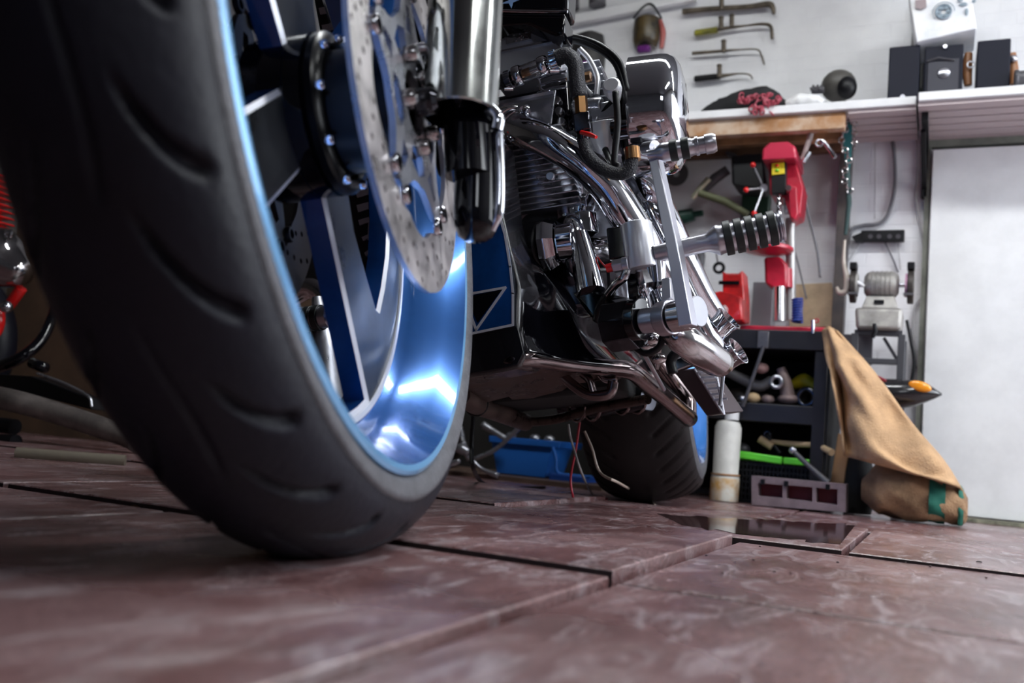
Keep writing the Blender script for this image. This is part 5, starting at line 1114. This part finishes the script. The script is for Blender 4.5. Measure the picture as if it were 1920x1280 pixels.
for x0, x1 in ((1742, 1772), (1796, 1806)):
    q = MB(); R_ = []
    for x in np.linspace(x0, x1, 6):
        f_ = np.interp(x, [1616, 1650, 1700, 1750, 1800, 1814], range(6)); i = min(int(f_), 4); c = cs_[i].lerp(cs_[i+1], f_-i); r = float(np.interp(f_, range(6), rs))+.0035
        ring = []
        for a in np.linspace(math.pi*.55, math.pi*1.45, 16):
            ii = (x-1616)/200*30; k = 1+.07*math.sin(3*a+ii*.5)+.04*math.sin(7*a-ii*.8); p = c+YU*(math.cos(a)*r*1.25*k)+ZU*(math.sin(a)*r*k); p.z = max(p.z, .002); ring.append(p)
        R_.append(ring)
    q.rings(R_, False, (False, False)); build('green_band', q, greenband, sk, smooth=180)
# fender with amber light
fd = thing('motorcycle_fender', 'glossy black pointed fender piece with amber light, sticking out behind the sack', 'fender', tuple(P(1690, 760, 3.04)))
fr_ = [(1640, 739, 30), (1680, 739, 29), (1715, 737, 25), (1738, 736, 18), (1754, 738, 9), (1766, 739, 2)]
R_ = []
for x, y, h_ in fr_:
    c = P(x, y, 3.09); hh = h_*mpp(x, y, 3.09)
    R_.append([c+YU*(math.cos(a)*hh*1.0)+ZU*(math.sin(a)*hh*1.0) for a in np.linspace(0, 2*math.pi, 20, endpoint=False)])
build('shell', MB().rings(R_), mat('fender_black', (.01, .01, .012), rough=.2, coat=.6), fd, smooth=60)
build('amber_light', MB().ell(P(1725, 724, 3.055), 19*mpx, .010, 9*mpx, ((V((1, 0, -.25))).normalized(), YU, V((.25, 0, 1)).normalized())), orange, fd)
build('red_stripe', MB().tube(PP((1625, 700, 3.02), (1645, 708, 3.01), (1662, 714, 3.01)), [.004, .008, .004], 10), maroon, fd)
tag(build('steel_plate', MB().box(P(1600, 655, 3.3), .12, .02, .10), mat('panel_grey', (.11, .11, .13), rough=.5)), 'dark grey panel between the sack top and the grinder stand', 'panel')
# ================================================================== UNDER / BEHIND THE BIKE
bxY = 2.95
bb = thing('plastic_bin', 'blue plastic bin full of parts on the floor behind the bike', 'bin', tuple(G(985, 897)))
q0 = P(930, 893, bxY)
def ringrect(x0, x1, y, Y, d): a = P(x0, y, Y); b = P(x1, y, Y); b.z = a.z = (a.z+b.z)/2; return [a, b, b+YU*d, a+YU*d]
r0_ = ringrect(932, 1022, 890, bxY, .16); r1_ = ringrect(922, 1036, 830, bxY, .20)
build('body', MB().rings([r0_, r1_], True, (True, False)), bluebox, bb, bevel=.006, solid=.004)
r1b = ringrect(916, 1048, 834, bxY-.012, .22); r2b = ringrect(916, 1052, 822, bxY-.012, .22); inn = [p+(V((sum(q.x for q in r2b)/4, sum(q.y for q in r2b)/4, p.z))-p)*.10 for p in r2b]
inn0 = [V((p.x, p.y, r1b[0].z)) for p in inn]
build('rim', MB().rings([r1b, r2b, inn, inn0, r1b], True, (False, False)), bluebox, bb, bevel=.002)
zb = min(v.z for v in r0_)
tag(build('floor_plank', vbox(-2.7, -.95, 2.80, 3.3, .0, max(zb-.004, .012)), mat('dull_plank', (.16, .10, .075), rough=.6, var=.5, vscale=6)), 'long dusty plank lying on the floor under the blue bins', 'plank')
b2 = thing('plastic_bin', 'smaller blue open bin right of the tall blue bin', 'bin', tuple(P(1075, 900, 2.95)))
q = MB(); q.tube(PP((1036, 838, 2.93), (1042, 860, 2.93), (1044, 884, 2.93), (1060, 890, 2.93), (1108, 894, 2.93)), .006, 10, smooth=4); build('rim', q, bluebox, b2)
build('body', MB().box(P(1074, 898, 2.98)+ZU*.0, .13, .12, .03), mat('blue_plastic_dark', (.01, .06, .30), rough=.4), b2, bevel=.005)
for i, (x, y, lb) in enumerate(((958, 818, 'dark fitting at the left of the blue bin'), (1003, 822, 'dark fitting at the middle of the blue bin'), (1030, 824, 'dark fitting at the right of the blue bin'))): tag(build('pipe_fitting', MB().ell(P(x, y, 3.02), .02, .02, .016, n=12, k=8), alu_cast), lb, 'fitting')
junk = [([(905, 796), (925, 808), (948, 822)], [.014, .010, .010], 'grey rod with round head leaning over the bin'), ([(886, 862), (925, 845), (955, 820), (975, 800)], [.008, .008, .008, .009], 'grey bent tube crossing in front of the blue bin'), ([(862, 800), (868, 830), (880, 862)], [.010, .012, .010], 'upright grey tube left of the blue bin'), ([(885, 862), (905, 880), (935, 892)], [.006, .007, .010], 'bent pipe end lying at the foot of the blue bin'), ([(850, 838), (866, 842), (880, 848)], [.010, .018, .012], 'lumpy metal joint beside the front tyre'), ([(830, 872), (850, 868), (862, 864)], [.010, .010, .008], 'low grey bar lying beside the front tyre')]
for ji, (pts, r, lb) in enumerate(junk): tag(build('metal_tube', MB().tube([P(x, y, 2.90-.035*ji) for x, y in pts], r, 12, smooth=5), alu_cast, smooth=180), lb, 'tube')
tag(build('tyre_stack', MB().torus(V((-1.85, 2.98, .11)), ZU, .20, .085, 40, 14), rubber_rear), 'black tyre lying on the floor behind the blue bin', 'tyre')
tag(build('storage_rack', vbox(-3.0, -1.06, 3.28, 3.40, .0, .62), mat('rack_dark', (.018, .015, .014), rough=.8, var=.4, vscale=6)), 'dark closed cabinet along the back wall behind the bike', 'cabinet')
# ---- second motorcycle at the far left
mb2 = thing('motorcycle', 'red motorcycle with chrome engine case, mostly hidden behind the front tyre', 'motorcycle', tuple(G(-120, 880)))
QX = 2.0
fn = MB()
for i in range(9): 
    c = P(-40, 330+i*11, QX); fn.box(c, .24-.004*abs(i-4), .10, .004, (XU, YU, (ZU+XU*.25).normalized()))
fn.tube(PP((-60, 320, QX+.01), (-40, 430, QX+.01)), .07, 20); build('cylinder', fn, red2, mb2, bevel=.001)
cs2 = MB(); cs2.tube(PP((-60, 470, QX-.04), (-10, 480, QX-.04), (18, 500, QX-.03), (48, 515, QX-.02)), [.12, .10, .075, .035], 28, smooth=5); build('crankcase', cs2, chrome_d, mb2, smooth=180)
cs2 = MB(); cs2.torus(P(15, 440, QX-.07), YU, .014, .006, 20, 8); build('case_lug', cs2, chrome, mb2); build('case_bolt', MB().ell(P(12, 575, QX-.05), .02, .02, .02), chrome, mb2)
build('pushrod_cover', MB().ell(P(-4, 605, QX-.03), .022, .02, .05), red2, mb2); build('side_cover', MB().tube(PP((-20, 590, QX), (20, 570, QX), (40, 540, QX)), .018, 14), red2, mb2)
build('frame', MB().tube(PP((-40, 700, 1.9), (30, 675, 1.9), (75, 640, 1.95), (100, 590, 2.0), (112, 540, 2.05)), [.018, .018, .017, .016, .015], 16, smooth=6).tube(PP((60, 680, 1.9), (85, 690, 1.9)), .016, 14), blackgloss, mb2, smooth=180)
build('exhaust_pipe', MB().tube(PP((-60, 735, 1.75), (20, 750, 1.75), (100, 772, 1.8), (230, 815, 1.85), (260, 830, 1.85)), [.030, .031, .030, .029, .028], 24, smooth=5), mat('weathered_pipe', (.22, .19, .18), metal=.5, rough=.5, var=.4, vscale=22), mb2, smooth=180)
build('foot_board', MB().prism(PP((-20, 700, 1.85), (60, 705, 1.85), (168, 745, 1.85), (172, 768, 1.85), (80, 745, 1.85), (-20, 720, 1.85)), YU*.05), black, mb2, bevel=.003)
build('foot_board_edge', MB().tube(PP((70, 700, 1.84), (120, 718, 1.84), (165, 742, 1.84), (172, 762, 1.84)), .004, 8, smooth=4), alu_cast, mb2)
build('muffler_end', MB().cyl(P(-60, 790, 1.8), P(28, 800, 1.8), .022, 18).tube(PP((-60, 825, 1.75), (30, 828, 1.75)), .02, 16), black, mb2)
build('wheel', MB().torus(V((-3.2, 2.1, .30)), (XU*.3+YU*-.95), .24, .060, 48, 14), rubber, mb2)
tag(build('wooden_pole', MB().tube([G(30, 850, .02)+V((0, 0, 0)), G(235, 865, .02)], .014, 14), mat('pole_pale', (.20, .17, .13), rough=.6)), 'pale round pole lying on the floor at the far left', 'pole')
tag(build('brown_board', MB().prism([V((-3.1, 2.25, .0)), V((-1.95, 2.60, .0)), V((-1.95, 2.63, .85)), V((-3.1, 2.28, .85))], YU*.02), cardboard), 'large brown board standing behind the red motorcycle', 'board')
tag(build('rubbish_bag', MB().lathe([(0, 0), (.04, 0), (.046, .03), (.042, .13), (.028, .20), (0, .21)], (P(1610, 900, 3.09).x, 3.09, .002), ZU, 20), blackmatte), 'black bag on the floor between the bench leg and the rolled sack', 'bag')
wp_ = []
rnd = random.Random(4)
for i in range(26):
    t = i/25; wp_.append(G(1240+t*370+rnd.uniform(-14, 14), 964+t*20+rnd.uniform(-2, 2), .0086))
for i in range(26):
    t = 1-i/25; wp_.append(G(1270+t*305+rnd.uniform(-12, 12), 984+t*38+rnd.uniform(-2.5, 2.5), .0086))
tag(build('wet_patch', MB().prism(wp_, V((0, 0, -.0006))), mat('wet_film', (.055, .028, .028), rough=.06), smooth=10), 'dark wet patch on the tile before the tray, mirroring the green crate', 'puddle')
# small grit on floor
for i, (x, y, lb) in enumerate(((1836, 1055, 'black crumb on the tile at the far right'), (1117, 973, 'yellowish crumb near the hanging wires'), (255, 950, 'brown leaf scrap in the tile joint left of the tyre'))):
    tag(build('crumb', MB().ell(G(x, y, .004), .006 if i < 2 else .010, .004, .0035, n=8, k=5), (black, mat('crumb_yellow', (.5, .35, .12), rough=.8), wood_d)[i]), lb, 'crumb')
gr_ = MB(); rnd = random.Random(9)
for i in range(160):
    x, y = (rnd.gauss(1060, 28), rnd.gauss(997, 3)) if i < 90 else (rnd.uniform(900, 1850), rnd.uniform(965, 1090))
    c = G(x, y, .0015); r = rnd.uniform(.0007, .0018); gr_.ell(c, r*1.5, r, r*.7, n=5, k=3)
tag(build('floor_grit', gr_, mat('grit', (.10, .08, .08), rough=.9)), 'scattered dark grit on the tiles in front of the rear wheel', 'grit', kind='stuff')
